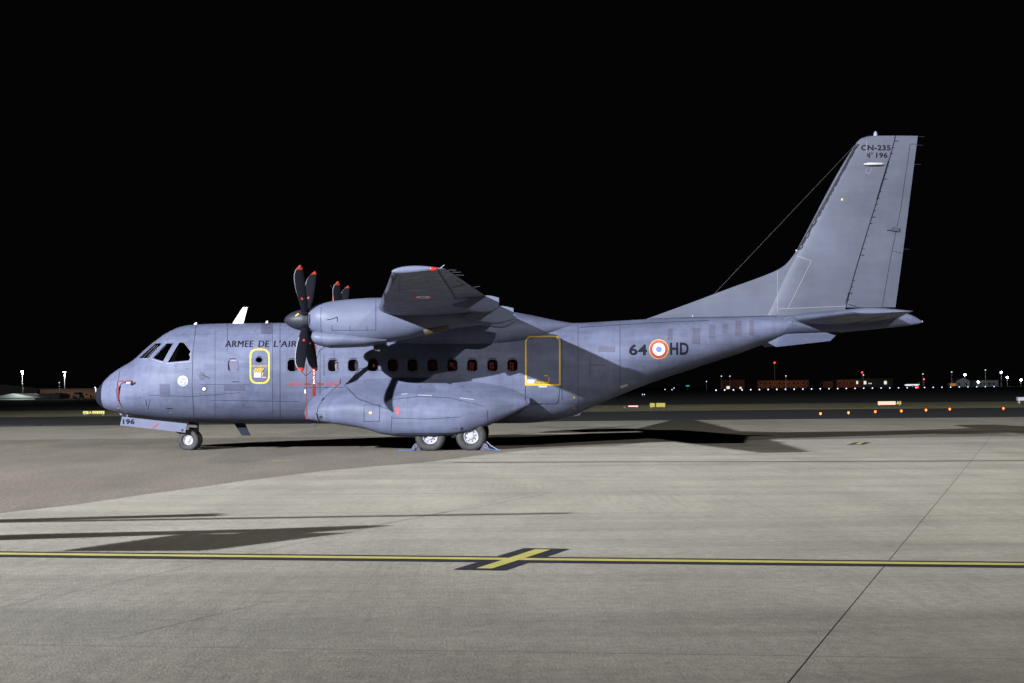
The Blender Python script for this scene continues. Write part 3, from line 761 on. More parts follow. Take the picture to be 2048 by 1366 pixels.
decal('placard', [[(1077, 771.6), (1094, 771.6), (1094, 774.6), (1077, 774.6)]], M['placard'], 'fus', .006, d2)
lines('handle_mark', [[(1097, 754), (1098.2, 762)], [(1088, 751.5), (1096, 751.5)]], 1.6, M['yellow'], parent=d2, off=.006)
lines('door_gap', [[(1050.5, 771), (1050.5, 795)] + arc(1060, 798, 9.5, 180, 90) + [(1100, 807.5)] + arc(1108, 799, 9, 90, 0)[1:] + [(1120.5, 771)]], .9, M['seam'], parent=d2)
lines('frame_seam', [[(1123.5, 676), (1124, 800)]], .8, M['seam'], parent=d2)
# red propeller plane stripe and danger marks
decal('propeller_warning_stripe', [[(625.2, 690), (632.6, 690), (631, 792), (625, 792)]], M['red'], 'fus', .005)
for k, ch in enumerate('HELICE'):
    text('warning_letter', ch, (626.2 if ch != 'I' else 627.6, 717.5+8.7*k, 630.2 if ch != 'I' else 628.8, 724+8.7*k), M['white'], off=.008, bold=.02)
text('warning_lettering', 'DANGER', (574.5, 764, 604, 772), M['faded_red'], bold=.0)
text('warning_lettering', 'DANGER', (650.5, 763.5, 680, 771.5), M['faded_red'], bold=.0)
decal('warning_arrow', [[(608, 766.4), (617, 766.4), (617, 769.4), (608, 769.4)], [(617, 764.4), (621.5, 767.9), (617, 771.6)]], M['red'], 'fus', .006)
decal('warning_arrow', [[(638, 766.2), (647, 766.2), (647, 769.2), (638, 769.2)], [(638, 764.2), (638, 771.4), (633.6, 767.7)]], M['red'], 'fus', .006)
# faded over-painted patches on the rear fuselage and nose
PD = M['paint_dark']
for P in ([(319, 768), (338, 768), (340, 793), (320, 793)], [(448, 768), (489, 768), (489, 781), (448, 781)], [(522, 647), (545, 647), (545, 668), (522, 668)]):
    decal('paint_patch', [P], PD, 'fus', .007)
def soft(name, col):
    m = paint(name, col, False); return m
M['patch2'] = paint('faded_code_paint', (.044, .043, .064), False)
for x0, y0, x1, y1 in ((1335, 657, 1345, 681), (1384, 656, 1400, 688), (1417, 649, 1430, 677), (1444, 647, 1455, 667), (1470, 641, 1483, 673), (1498, 641, 1508, 671), (1178, 715, 1182, 750), (1178, 728, 1212, 732), (1196, 692, 1230, 704)):
    decal('paint_patch', [[(x0+1.5, y0), (x1, y0+1), (x1-1, y1), (x0, y1-1)]], M['patch2'], 'fus', .007)
# skin seams
lines('skin_seam', [[(392, 652), (386, 700), (384, 770), (388, 838)], [(240, 742), (233, 780), (238, 822)], [(345, 690), (330, 672)]], .7, M['seam'])
lines('skin_seam', [[(296, 790), (385, 793), (480, 785)], [(400, 769), (500, 768)], [(420, 800), (600, 803)], [(300, 800), (296, 818)]], .55, M['seam'])
lines('skin_seam', [[(1156, 650), (1156, 822)], [(1240, 643), (1240, 785)], [(1160, 655), (1300, 646), (1420, 641)]], .7, M['seam'])
lines('skin_seam', [[(455, 648), (455, 700)], [(560, 648), (560, 840)], [(640, 700), (640, 790)], [(648, 711), (648, 752)], [(668, 700), (668, 716)], [(608, 775), (690, 775)]], .6, M['seam'])
for xx in (430, 545): lines('skin_seam', [[(xx, 660), (xx, 835)]], .4, M['seam'])
lines('sponson_seam', [[(784, 832), (782, 866)], [(784, 836), (850, 838), (920, 834)], [(728, 810), (759, 810), (759, 843), (728, 843), (728, 810)], [(786, 799), (840, 793), (900, 796), (965, 812)], [(792, 867), (900, 866)], [(974, 820), (976, 848)]], .7, M['seam'], 'fus')
for x0, y0, x1, y1 in ((837, 790.5, 864, 791.5), (920, 796, 948, 799.5), (803, 789, 815, 788)): lines('sponson_trim', [[(x0, y0), (x1, y1)]], 1.1, M['placard'])
decal('sponson_vent', ring_faces(disc(641.5, 833.5, 9.5, 24), disc(641.5, 833.5, 8.7, 24)), M['pale_seam'])
decal('sponson_vent', [disc(641.5, 834, 3.4, 14, 3)], M['dark_metal'])
decal('inspection_label', [[(792, 815.5), (798, 815.5), (798, 828), (792, 828)]], M['faded_red'])
decal('inspection_label', [[(738, 823.5), (743.5, 823.5), (743.5, 828), (738, 828)]], M['yellow'])
decal('step_vent', [[(921, 854.5), (926, 854.5), (926, 860), (921, 860)]], M['seam']); decal('step_vent', [[(905, 856), (915, 855.5), (915, 858), (905, 858)]], PD)
decal('placard', [[(1240, 771.5), (1254.5, 767.5), (1255.5, 771), (1241, 776.5)]], M['placard'], 'fus', .005)
lines('lift_mark', [[(1146, 793), (1150, 797)], [(1150, 793), (1146, 797)], [(1145, 816.5), (1150, 816.5)], [(1148, 812.5), (1148, 816)]], 1.1, M['yellow'])
for x, y in ((237, 816), (251, 825), (341, 825)): decal('jack_mark', [disc(x, y, 1.7, 10, 1)], M['yellow'])
lines('drain_slot', [[(332, 816.5), (345, 816.5)], [(464, 763.5), (479, 763.5)], [(292, 800), (293, 812)]], 1.2, M['seam'])
# landing light in the nose side, small air data vanes
p = hit(BV['fus'], 408.5, 778, .0)
sphere('side_lamp', p, .05, M['lampglass'], AC, 12, (1, .5, 1))
decal('lamp_bezel', [disc(408.5, 778, 6.6, 20)], PD, 'fus', .003)
p = hit(BV['fus'], 404, 749, .01); tube('angle_vane', [p, p+Vector((.05, -.06, -.02)), p+Vector((.14, -.07, -.07))], .008, M['cable'], AC, 6)
decal('vane_plate', [disc(404, 752, 6, 16, 9)], PD, 'fus', .003)
# ---- nacelle details
lines('cowl_seam', [[(642.5, 606.5), (641.5, 640), (643, 694)], [(751.5, 596), (751.5, 660), (664, 660.5)], [(700, 652), (700, 661)], [(734, 652), (734, 661)], [(664, 650), (664, 660)]], .7, M['seam'], 'nac')
lines('cowl_vent', [[(653, 640), (664, 638), (674, 634.2)], [(674.6, 634), (674.6, 643)]], 1.2, M['seam'], 'nac', .01)
decal('cowl_lip', [[(617.5, 618), (620.8, 617), (620.8, 664), (617.5, 662)]], M['seam'], 'nac', .003)
lines('spinner_mark', [[(591, 632), (597.5, 627.5)], [(593, 659), (599, 659.5)]], 2.4, M['yellow'], 'spin', .006)
# ---- wing underside details
WB = M['boot']
lines('aileron_gap', [[(871, 535), (885, 556), (900, 579), (911, 597)]], 1.6, M['radome'], 'wing', .004)
hg = []
for k in range(12):
    t = k/11; x = 872+38*t; y = 537+58*t; hg.append([(x, y), (x+4, y-2.4)])
lines('hinge_bracket', hg, 1.4, M['radome'], 'wing', .006)
lines('tab_gap', [[(905, 575), (917, 571.5)], [(917, 571.5), (927, 570)], [(912, 561), (928, 569)]], 1.2, M['radome'], 'wing', .004)
decal('deicer_boot', [[(783.5, 549), (796, 549), (779, 580), (770.5, 580)], [(770.5, 580), (779, 580), (766, 620), (757.5, 618)]], WB, 'wing', .004)
lines('spar_seam', [[(851, 552), (860, 575)], [(800, 550), (798, 592)]], .5, M['seam'], 'wing')
cx, cy = 846, 594
for (rx, ry), mm, o_ in (((23, 3.4), 'faded_red', .004), ((15, 2.6), 'white', .006), ((6.5, 1.2), 'blue', .008)):
    decal('wing_roundel', [disc(cx, cy, rx, 40, ry)], M[mm], 'wing', o_, sx=8, sy=2)
p = L(867, 538, -12.86); sphere('navigation_light', p, .05, mat('red_lens', (.20, .012, .012), .2), AC, 12, (1.7, .7, .7))
for (xa, ya, xb, yb, Y) in ((881, 536, 889, 530, -12.7), (897, 540, 912, 540.5, -12.5), (904, 544.5, 922, 544.5, -12), (910, 550, 928, 550.5, -11.5), (940, 575, 960, 573, -10)):
    tube('static_wick', [L(xa, ya, Y), L(xb, yb, Y)], .006, M['cable'] if xa > 890 else M['blade_edge'], AC, 5)
# ---- fin details
lines('fin_seam', [[(1555, 541), (1555, 625)], [(1594, 512), (1623, 522), (1576, 616)], [(1556, 618), (1686, 612.5), (1691, 612.5), (1691, 620)]], 1.0, M['pale_seam'], 'fin')
lines('fin_root_seam', [[(1300, 636.5), (1420, 636), (1555, 632)]], .6, M['seam'], 'all')
hg = []
for k in range(26):
    t = (k+.5)/26; x = 1789-98*t; y = 276+330*t; l = 6 if k % 6 else 9
    hg.append([(x+.5, y), (x+l, y-.6)])
lines('hinge_bracket', hg, 1.5, M['letters'], 'fin', .006)
lines('rudder_gap', [[(1790, 273), (1786.5, 288), (1691, 607), (1717, 614.5), (1789, 614.8)]], 1.6, M['letters'], 'fin', .005)
lines('rudder_tab_gap', [[(1820, 288), (1801, 420), (1783, 505), (1764, 614)], [(1820, 288), (1833, 288)], [(1785, 502), (1803, 506)]], .8, M['seam'], 'fin')
boxes('tab_actuator', [(hit(BV['fin'], 1790, 459, .03), (.16, .05, .10)), (hit(BV['fin'], 1780, 460, .03), (.16, .03, .02))], M['dark_metal'], AC)
zz = []
pts = []
for k in range(60):
    t = k/59; x = 1596+117*t; y = 500-212*t; wv = 4.0+2.6*random.random(); pts.append(((x-1.0, y), (x+wv, y+random.uniform(-1, 1))))
decal('fin_deicer_boot', [[pts[i][0], pts[i+1][0], pts[i+1][1], pts[i][1]] for i in range(59)], WB, 'fin', .005)
p0, p1 = hit(BV['fin'], 1727, 328.5, .0), hit(BV['fin'], 1768, 328.5, .0)
tube('fin_blade_antenna', [p0+Vector((0, -.02, 0)), p0.lerp(p1, .2)+Vector((0, -.07, 0)), p0.lerp(p1, .8)+Vector((0, -.07, 0)), p1+Vector((0, -.02, 0))], [.01, .035, .035, .01], M['placard'], AC, 10)
lines('fin_label', [[(1733, 281), (1732, 318)]], .9, M['pale_seam'], 'fin', .006)
lines('fin_label', [[(1733, 336), (1731, 345), (1739, 348), (1744, 335)]], .8, M['pale_seam'], 'fin', .006)
decal('fin_label', [[(1682, 397), (1686, 397), (1686, 401), (1682, 401)]], M['yellow'], 'fin', .005)
c = L(1751, 272, 0); tube('beacon', [c, c+Vector((0, 0, .05)), c+Vector((0, 0, .10)), c+Vector((0, 0, .125))], [.055, .05, .035, .012], M['paint_pale'], AC, 14)
for (xa, ya, xb, yb) in ((1834, 273, 1849, 273.5), (1832, 290, 1846, 290.5), (1827, 328.5, 1842, 329), (1805, 498, 1818, 498.6)): tube('static_wick', [L(xa, ya, 0), L(xb, yb, 0)], .004, M['cable'], AC, 5)
tube('wire_aerial', [L(1712, 288, 0), L(1433, 583, .05), L(1384, 636, .1)], .0045, M['cable'], AC, 6)
p = L(1593, 501, 0); sphere('aerial_anchor', p, .022, M['lampglass'], AC)
lines('elevator_gap', [[(1767.5, 622), (1767.5, 633)], [(1767, 632), (1735, 640), (1700, 648)]], 1.2, M['radome'], 'tail', .004)
lines('tail_seam', [[(1600, 634.5), (1575, 635), (1568, 638), (1580, 645), (1625, 657)], [(1617, 634), (1616, 638), (1622, 642)]], .8, M['pale_seam'], 'tail', .004)
p = L(1844, 643.5, 0); sphere('tail_light', p, .028, M['lampglass'], AC)
p = L(1385.5, 632.5, -.2); sphere('crown_light', p, .022, M['placard'], AC)
# ---- aerials on crown and belly
prism('blade_aerial', [L(x, y, 0) for x, y in ((464.5, 648), (486, 614.5), (495.5, 614.5), (486.5, 648))], (0, 1, 0), .05, M['white'], AC)
prism('belly_aerial', [L(x, y, 0) for x, y in ((466, 843), (488, 843), (501, 871), (484, 871))], (0, 1, 0), .05, M['radome'], AC)
prism('stub_aerial', [L(x, y, 0) for x, y in ((387, 650), (391, 645), (394, 645), (393, 650))], (0, 1, 0), .04, M['white'], AC)
prism('stub_aerial', [L(x, y, 0) for x, y in ((529, 648), (534, 641.5), (536, 641.5), (536, 648))], (0, 1, 0), .04, M['white'], AC)
prism('belly_drain', [L(x, y, -.3) for x, y in ((623, 842), (632, 842), (631, 854), (625, 854))], (0, 1, 0), .08, M['dark_metal'], AC)
prism('belly_skid', [L(x, y, -.2) for x, y in ((1138, 829), (1168, 820), (1158, 831), (1142, 833))], (0, 1, 0), .06, M['paint_pale'], AC)
# ---- wheels
def wheel(name, c, R, wd, rr, parent, sgn=-1, holes=8):
    hw = wd/2; P = []
    for y, r in ((-hw*.70, rr), (-hw*.86, rr*1.04), (-hw, R*.74), (-hw*.94, R*.86), (-hw*.74, R*.96), (-hw*.4, R*.995), (0, R), (hw*.4, R*.995), (hw*.74, R*.96), (hw*.94, R*.86), (hw, R*.74), (hw*.86, rr*1.04), (hw*.7, rr)): P.append((r, y))
    rings = lathe_y(P, c, 40)
    rings = [[Vector((p.x, p.y, max(p.z, c[2]-c[2]+ZG(p.y)))) for p in r] for r in rings]
    V, Fc = loft(rings, False)
    # fill ends with the rim
    w_ = mk(name, V, Fc, M['tyre'], parent, True)
    V, Fc = loft(lathe_y([(rr*1.02, sgn*hw*.72), (rr*.95, sgn*hw*.84), (rr*.88, sgn*hw*.80), (rr*.80, sgn*hw*.52), (rr*.45, sgn*hw*.56), (rr*.34, sgn*hw*.80), (rr*.20, sgn*hw*.86), (.004, sgn*hw*.86)], c, 32), False)
    V2, F2 = loft(lathe_y([(rr*1.02, -sgn*hw*.72), (.004, -sgn*hw*.6)], c, 24), False); k = len(V)
    mk('rim', V+V2, Fc+[tuple(i+k for i in f) for f in F2], M['rim'], w_, True, sharp=40)
    V = []; Fc = []
    for q_ in range(holes):
        a = 2*math.pi*(q_+.3)/holes; cc = Vector((c[0]+rr*.63*math.cos(a), c[1]+sgn*(hw*.545+.006), c[2]+rr*.63*math.sin(a))); k = len(V)
        V += [cc+Vector((rr*.095*math.cos(2*math.pi*z/10), 0, rr*.095*math.sin(2*math.pi*z/10))) for z in range(10)]; Fc.append(tuple(range(k, k+10)))
    mk('rim_hole', V, Fc, M['dark_metal'], w_)
    return w_
def ZG(y): return -math.tan(ROLL)*y        # the apron in aircraft-local coordinates
for s in (-1, 1):
    for px in (861, 942.5):
        p = L(px, 877, -1.9); c = (p.x, s*1.9, ZG(s*1.9)+.345)
        wheel('main_wheel', c, .375, .27, .185, AC, s)
        tube('main_leg', [Vector((c[0], s*1.80, c[2])), Vector((c[0]+.05, s*1.6, .75))], .07, M['strut'], AC, 12)
for s in (-1, 1):
    p = L(377.5, 881, -.2); c = (p.x, s*.19, ZG(s*.19)+.255)
    wheel('nose_wheel', c, .272, .17, .128, AC, s, 3)
pn = L(377.5, 881, -.2)
tube('nose_leg', [Vector((pn.x, 0, .26)), Vector((pn.x+.05, 0, .55)), Vector((pn.x+.09, 0, 1.0))], [.06, .08, .12], M['strut'], AC, 14)
tube('nose_axle', [Vector((pn.x, -.2, .255)), Vector((pn.x, .2, .255))], .045, M['strut'], AC, 10)
boxes('nose_leg_housing', [(L(388, 853, 0), (.22, .2, .3))], M['dark_metal'], AC, .02)
tube('nose_drag_strut', [L(352, 862, -.05), L(368, 869, -.05)], .035, M['dark_metal'], AC, 8)
nd = [L(x, y, -.42) for x, y in ((244.3, 833.2), (374.3, 847.5), (370.8, 865.3), (240.3, 850.8))]
door_ = prism('nose_gear_door', nd, (0, 1, -.05), .03, M['paint_clean'], AC)
BV['door'] = bvh_of([door_]); HOST['door'] = door_
text('door_number', '196', (245.5, 838.0, 269, 848.6), M['letters'], 'door', bold=.04, shear=0)
decal('door_stripe', [[(320, 841), (325.5, 841.6), (307, 857.6), (303, 857.2)]], M['red'], 'door', .004)
decal('door_latch', [[(363, 858), (367, 858.5), (366.6, 863), (362.6, 862.6)]], M['seam'], 'door', .004)
tube('door_hinge', [L(255.5, 827, -.25), L(254.5, 834, -.40)], .02, M['paint_pale'], door_, 8)
tube('door_hinge', [L(241, 824, -.2), L(244, 830, -.2)], [.05, .03], M['paint_pale'], door_, 8)
tube('door_hinge', [L(352, 838, -.2), L(353, 846, -.40)], .02, M['dark_metal'], door_, 8)
# pitot probe on the nose
tube('pitot_probe', [L(192, 787, 0)+Vector((.02, -.05, -.02)), L(191.5, 776, -.06), L(190, 774.5, -.06)], .012, M['white'], AC, 8)
p = hit(BV['fus'], 268, 765, .0); tube('side_probe', [p, p+Vector((-.05, -.10, 0)), p+Vector((-.16, -.11, -.01))], .022, M['white'], AC, 10)
# ------------------------------------------------------------------ loose gear on the aircraft
def inworld(o):                             # built in aircraft-local coordinates, but a thing of its own
    o.rotation_euler = (ROLL, 0, 0); return o
pc = inworld(empty('probe_cover')); tag(pc, 'red probe cover with long red streamer hanging on the nose', 'probe cover')
h0 = hit(BV['fus'], 268, 765, .10); h1 = hit(BV['fus'], 243, 766.5, .14); h2 = hit(BV['fus'], 240, 772, .10)
tube('sleeve', [h0+Vector((.02, -.02, 0)), h0.lerp(h1, .3)+Vector((0, -.02, 0))], [.035, .03], M['strap'], pc, 8)
tube('cord', [h0.lerp(h1, .3), h0.lerp(h1, .7)+Vector((0, 0, .01)), h1, h2], .014, M['strap'], pc, 6)
q0 = [hit(BV['fus'], x, y, .08) for x, y in ((238.4, 772), (241.8, 772), (240.6, 808), (239.4, 808))]
prism('streamer', q0, (0, 1, 0), .01, M['strap'], pc)
tl_ = inworld(empty('propeller_tie')); tag(tl_, 'red tether with flag from a lower blade of the near propeller down to the belly', 'tether')
B0 = L(603, 742, -4.68); B1 = L(613, 742, -2.3)
path = [L(613, 728, -2.32), L(612.5, 760, -2.25), L(613, 790, -2.2), L(614, 822, -2.15)]
tube('cord', path, .009, M['strap'], tl_, 6)
prism('flag', [L(x, y, -2.16) for x, y in ((611.5, 818), (614.5, 818), (615.5, 838), (611.5, 838))], (0, 1, 0), .012, M['strap'], tl_)
tube('cord', [L(602, 741, -4.66), L(612, 752, -3.5), L(624, 741, -2.34)], .007, M['cable'], tl_, 5)
tube('cord', [L(624, 739, -2.34), L(640, 700, -2.5), L(655, 690, -3.0)], .007, M['cable'], tl_, 5)
boxes('hook', [(L(610.5, 783, -2.2), (.03, .03, .09))], M['white'], tl_)
ft = inworld(empty('propeller_strap')); tag(ft, 'bright red strap hanging between the blades of the far propeller', 'strap')
prism('webbing', [L(x, y, 3.2) for x, y in ((665.5, 578), (673, 577), (673, 640), (665, 640))], (0, 1, 0), .02, mat('bright_red_strap', (.22, .03, .016), .7), ft)
tube('cord', [L(661, 571, 2.6), L(667, 578, 3.15), L(673, 570, 3.6)], .008, M['cable'], ft, 5)
# wheel chocks
def chock(x, y, s, label, Yoff=0):
    p = G(x, y); c = empty('wheel_chock', p); tag(c, label, 'chock', 'wheel chocks')
    R = [[Vector((s*(-.13), yy, .0)), Vector((s*.15, yy, 0)), Vector((s*.05, yy, .17)), Vector((s*.0, yy, .18))] for yy in (-.16, .16)]
    V, Fc = loft(R); o = mk('block', V, Fc, M['chock'], c)
    tube('ring', [Vector((.05*math.cos(a)*.8, -.175, .10+.04*math.sin(a))) for a in [2*math.pi*k/12 for k in range(13)]], .009, M['paint_pale'], c, 6)
    return c
c1 = chock(831, 900.5, 1, 'black rubber chock with blue rope before the front main wheel')
tube('rope', [Vector((.02, -.17, .08)), Vector((-.05, -.22, .012)), Vector((-.30, -.26, .012)), Vector((-.42, -.20, .012))], .011, M['rope_blue'], c1, 6)
c2 = chock(972, 900.5, -1, 'black rubber chock with blue rope behind the rear main wheel')
tube('rope', [Vector((0, -.18, .09)), Vector((.07, -.22, .04)), Vector((.22, -.24, .012)), Vector((.34, -.2, .012))], .010, M['rope_blue'], c2, 6)
tube('rope', [Vector((.02, -.1, .22)), Vector((.12, -.14, .12)), Vector((.30, -.2, .015)), Vector((.36, -.22, .012))], .010, M['paint_pale'], c2, 6)

# ------------------------------------------------------------------ floodlight masts behind the photographer
def mast(i, x, y, z, aim, watts, col, cone, label):
    r = empty('floodlight_mast', (x, y, 0)); tag(r, label, 'light mast', 'apron floodlight masts')
    tube('pole', [(0, 0, 0), (0, 0, z*.5), (0, 0, z)], [.28, .22, .14], M['strut'], r, 16)
    boxes('headframe', [((0, 0, z), (3.2, .12, .12)), ((0, 0, z-.5), (3.2, .12, .12))], M['strut'], r)
    d = (Vector(aim)-Vector((x, y, z))).normalized()
    rot = d.to_track_quat('-Z', 'Y')
    for k in range(4):
        c = Vector((-1.2+.8*k, .25, z-.2))
        hd = boxes('lamp_head', [(c, (.55, .3, .45), rot.to_matrix())], M['dark_metal'], r, .03)
        v = [c+rot.to_matrix() @ Vector((a*.22, b*.1, -.232)) for a, b in ((-1, -1), (1, -1), (1, 1), (-1, 1))]
        mk('lens', v, [(0, 1, 2, 3)], emis('floodlight_lens', col, 60), hd)
    for k, dx in enumerate((-1.0, 1.0)):
        l = bpy.data.lights.new('floodlight', 'SPOT'); l.energy = watts/2; l.color = col; l.spot_size = math.radians(cone); l.spot_blend = 1.0; l.shadow_soft_size = .3
        o = bpy.data.objects.new('floodlight', l); COL.objects.link(o); o.parent = r; o.location = Vector((dx*.3, .6, z-.45)); o.rotation_euler = rot.to_euler()
for i, (m_, lab) in enumerate(zip(MASTS, ('tall steel floodlight mast behind the camera towards the nose of the aircraft', 'tall steel floodlight mast behind the camera towards the tail of the aircraft'))): mast(i, *m_, lab)
# ------------------------------------------------------------------ added unseen helicopter, shaped to cast the foreground shadows on the concrete
HM = M['paint_dark']
LA = Vector((MASTS[0][0], MASTS[0][1]+.6, MASTS[0][2]-.45))
def cast(x, y, z): S = G(x, y); return LA+(S-LA)*(1-z/LA.z)
T_ = cast(735, 1056, 2.35); U_ = cast(0, 1076, 2.2); dd = (U_-T_).normalized(); O = U_+dd*4.2; O.z = 0
he = empty('shadow_helicopter', O); tag(he, 'unseen grey helicopter added left of the view, shaped to cast the foreground shadows', 'helicopter')
V, Fc = loft([[Vector((X, w_*math.copysign(abs(math.cos(a))**.85, math.cos(a)), zc+h_*math.copysign(abs(math.sin(a))**.85, math.sin(a)))) for a in [2*math.pi*k/24 for k in range(24)]]
              for X, w_, zc, h_ in ((-2.6, .05, 1.1, .05), (-2.5, .4, 1.15, .35), (-2.1, .68, 1.3, .65), (-1.3, .85, 1.5, .9), (0, .9, 1.6, 1.0), (1.0, .8, 1.75, .85), (1.9, .5, 1.95, .5), (2.6, .25, 2.1, .28))])
mk('cabin', V, Fc, HM, he, True, sharp=40)
tube('tail_boom', [(2.3, 0, 2.08), U_-O, T_-O], [.26, .17, .06], HM, he, 16)
prism('tail_fin', [T_-O+Vector(p) for p in ((-.9, -.02, .0), (-.3, 0, .12), (0, 0, .12), (-.05, 0, -.45), (-.6, 0, -.45))], (.1, 1, 0), .07, HM, he)
prism('stabiliser', [cast(x, y, 2.25)-O for x, y in ((130, 1102), (420, 1101), (690, 1067), (360, 1070))], (0, 0, 1), .06, HM, he)
tube('rotor_mast', [(0, 0, 2.5), (0, 0, 3.45)], .09, M['dark_metal'], he, 12)
for e, hw in ((cast(440, 1030, 3.3), .16), (cast(1140, 1027, 3.4), .05)):
    e = e-O; b = Vector((0, 0, 3.4)); d = (e-b).normalized(); n = Vector((-d.y, d.x, 0))
    prism('rotor_blade', [b-n*.08, b+n*.08, e+n*hw, e-n*hw], (0, 0, 1), .035, M['blade'], he)
for s in (-1, 1):
    tube('skid', [(-2.1, s*1.0, .22), (-1.8, s*1.0, .05), (1.3, s*1.0, .05)], .05, M['dark_metal'], he, 8)
    for X in (-1.2, .7): tube('skid_strut', [(X, s*.55, .75), (X, s*1.0, .06)], .04, M['dark_metal'], he, 8)

# ------------------------------------------------------------------ far side of the airfield
M['far_dark'] = mat('dark_cladding', (.10, .10, .11), .8)
M['tan'] = mat('tan_cladding', (.30, .20, .15), .8)
M['brick'] = mat('red_brick', (.22, .10, .07), .9)
M['render_grey'] = mat('grey_render', (.25, .26, .29), .9)
M['tent'] = mat('white_canvas', (.7, .72, .70), .8)
M['galv'] = mat('galvanised', (.45, .45, .46), .5, metal=.3)
M['black_panel'] = mat('sign_black', (.01, .01, .012), .6)
E_white = emis('lamp_white', (.95, .97, 1.0), 40); E_blue = emis('lamp_blue_white', (.55, .66, 1.0), 2.6); E_red = emis('lamp_red', (1, .02, .02), 9)
E_orange = emis('lamp_orange', (1, .13, .015), 6); E_win = emis('lit_window', (1, .93, .78), .9); E_head = emis('lamp_head', (.8, .88, 1), 1.6)
E_yel = emis('sign_yellow_lit', (.95, .88, .16), .9); E_redp = emis('sign_red_lit', (1, .52, .40), 1.5)
E_teal = emis('sign_teal_lit', (.2, .8, .8), .5)
def ppm(d): return d/FPX                    # metres per photograph pixel at distance d
def base_at(x, d): r = W(x, 777, d); return Vector((r.x, r.y, 0))
def plight(parent, loc, e, col, r=.3):
    l = bpy.data.lights.new('lamp_light', 'POINT'); l.energy = e; l.color = col; l.shadow_soft_size = r
    o = bpy.data.objects.new('lamp_light', l); COL.objects.link(o); o.parent = parent; o.location = loc
def lamp_post(x, ytop, d, label, heads=2, em=None, light=0, col=(.95, .97, 1), group='lamp posts across the airfield', hr=None, bright=False):
    b = base_at(x, d); top = W(x, ytop, d).z; e = empty('lamp_post', b); tag(e, label, 'lamp post', group)
    tube('pole', [(0, 0, 0), (0, 0, top)], [.09*d/300, .06*d/300], M['galv'], e, 8)
    hr = hr or .11*d/300
    for k in range(heads):
        dx = (k-(heads-1)/2)*hr*3.0
        tube('arm', [(0, 0, top), (dx, -.1, top+.02)], hr*.35, M['galv'], e, 6)
        sphere('lamp', (dx, -.15, top+.05), hr, em or E_head, e, 10, (1, 1, .8))
    if light: plight(e, (0, -hr*4, top-.5), light, col, .3)
def building(name, label, x0, x1, ytop, d, depth, mat_, gable=0, wins=(), win_mat=None, cat='building', group=None):
    a = base_at(x0, d); b = base_at(x1, d); zt = W((x0+x1)/2, ytop, d).z; wd = b.x-a.x
    e = empty(name, ((a.x+b.x)/2, a.y+depth/2, 0)); tag(e, label, cat, group)
    boxes('wall', [((0, 0, zt/2), (wd, depth, zt))], mat_, e)
    if gable:
        gz = gable*ppm(d); h = wd/2*1.03; q = depth/2*1.02
        V = [Vector((-h, -q, zt+.02)), Vector((0, -q, zt+gz)), Vector((h, -q, zt+.02)), Vector((-h, q, zt+.02)), Vector((0, q, zt+gz)), Vector((h, q, zt+.02))]
        mk('roof', V, [(0, 1, 2), (5, 4, 3), (0, 3, 4, 1), (1, 4, 5, 2), (0, 2, 5, 3)], mat_, e)
    else:
        boxes('roof', [((0, 0, zt+.15), (wd+.5, depth+.5, .3))], M['far_dark'], e)
    for k, (wx0, wy0, wx1, wy1, lit) in enumerate(wins):
        p0 = W(wx0, wy0, d); p1 = W(wx1, wy1, d)
        f = boxes('window', [((( p0.x+p1.x)/2-e.location.x, -depth/2-.04, max(.3, (p0.z+p1.z)/2)), (abs(p1.x-p0.x)+.2, .1, abs(p1.z-p0.z)+.2))], M['galv'], e)
        boxes('pane', [(((p0.x+p1.x)/2-e.location.x, -depth/2-.10, max(.3, (p0.z+p1.z)/2)), (abs(p1.x-p0.x), .04, abs(p1.z-p0.z)))], E_win if lit else M['black_panel'], f)
    return e
struct(flat('dark_far_field', [(-2500, G(1024, 812).y), (2500, G(1024, 812).y), (2500, 700), (-2500, 700)], -.012, M['dark_asphalt']))  # dark sheet standing in for ground the floodlights do not reach
# --- left
hg_ = building('hangar', 'large dim grey hangar with a low gable behind the white tent', -60, 75, 777, 420, 60, M['far_dark'], 8)
tent = building('marquee', 'long low white tent glowing in front of the dim hangar', -20, 70, 796, 330, 14, M['tent'], 9)
plight(tent, (2, -9, 3.2), 500, (.85, 1, .93))
tb = building('terminal_shed', 'tan clad shed with dark doorways left of the nose', 80, 196, 779, 360, 25, M['tan'], 0,
              [(170, 787, 176, 791, 0), (146, 796, 152, 802, 0), (133, 797, 138, 802, 0), (180, 792, 184, 803, 0)])
for xx in (86, 120, 160): p = W(xx, 782, 354); plight(tb, (p.x-tb.location.x, p.y-tb.location.y-5, p.z+1), 330, (1, .72, .5))
sp_ = building('low_annexe', 'low dark annexe in front of the tan shed', 78, 119, 789, 340, 8, M['far_dark'], 0)
lamp_post(45, 743.5, 380, 'twin lamp post farthest left, above the hangar roof', 2, E_white, 2200)
lamp_post(129.5, 744.5, 380, 'twin lamp post above the tan shed', 2, E_white, 1800)
lamp_post(119, 765.5, 345, 'single lamp post in front of the tan shed', 1)
lamp_post(45.5, 767.5, 345, 'short single lamp post beside the white tent', 1)
lamp_post(190, 775, 345, 'short lamp post right beside the aircraft nose', 1)
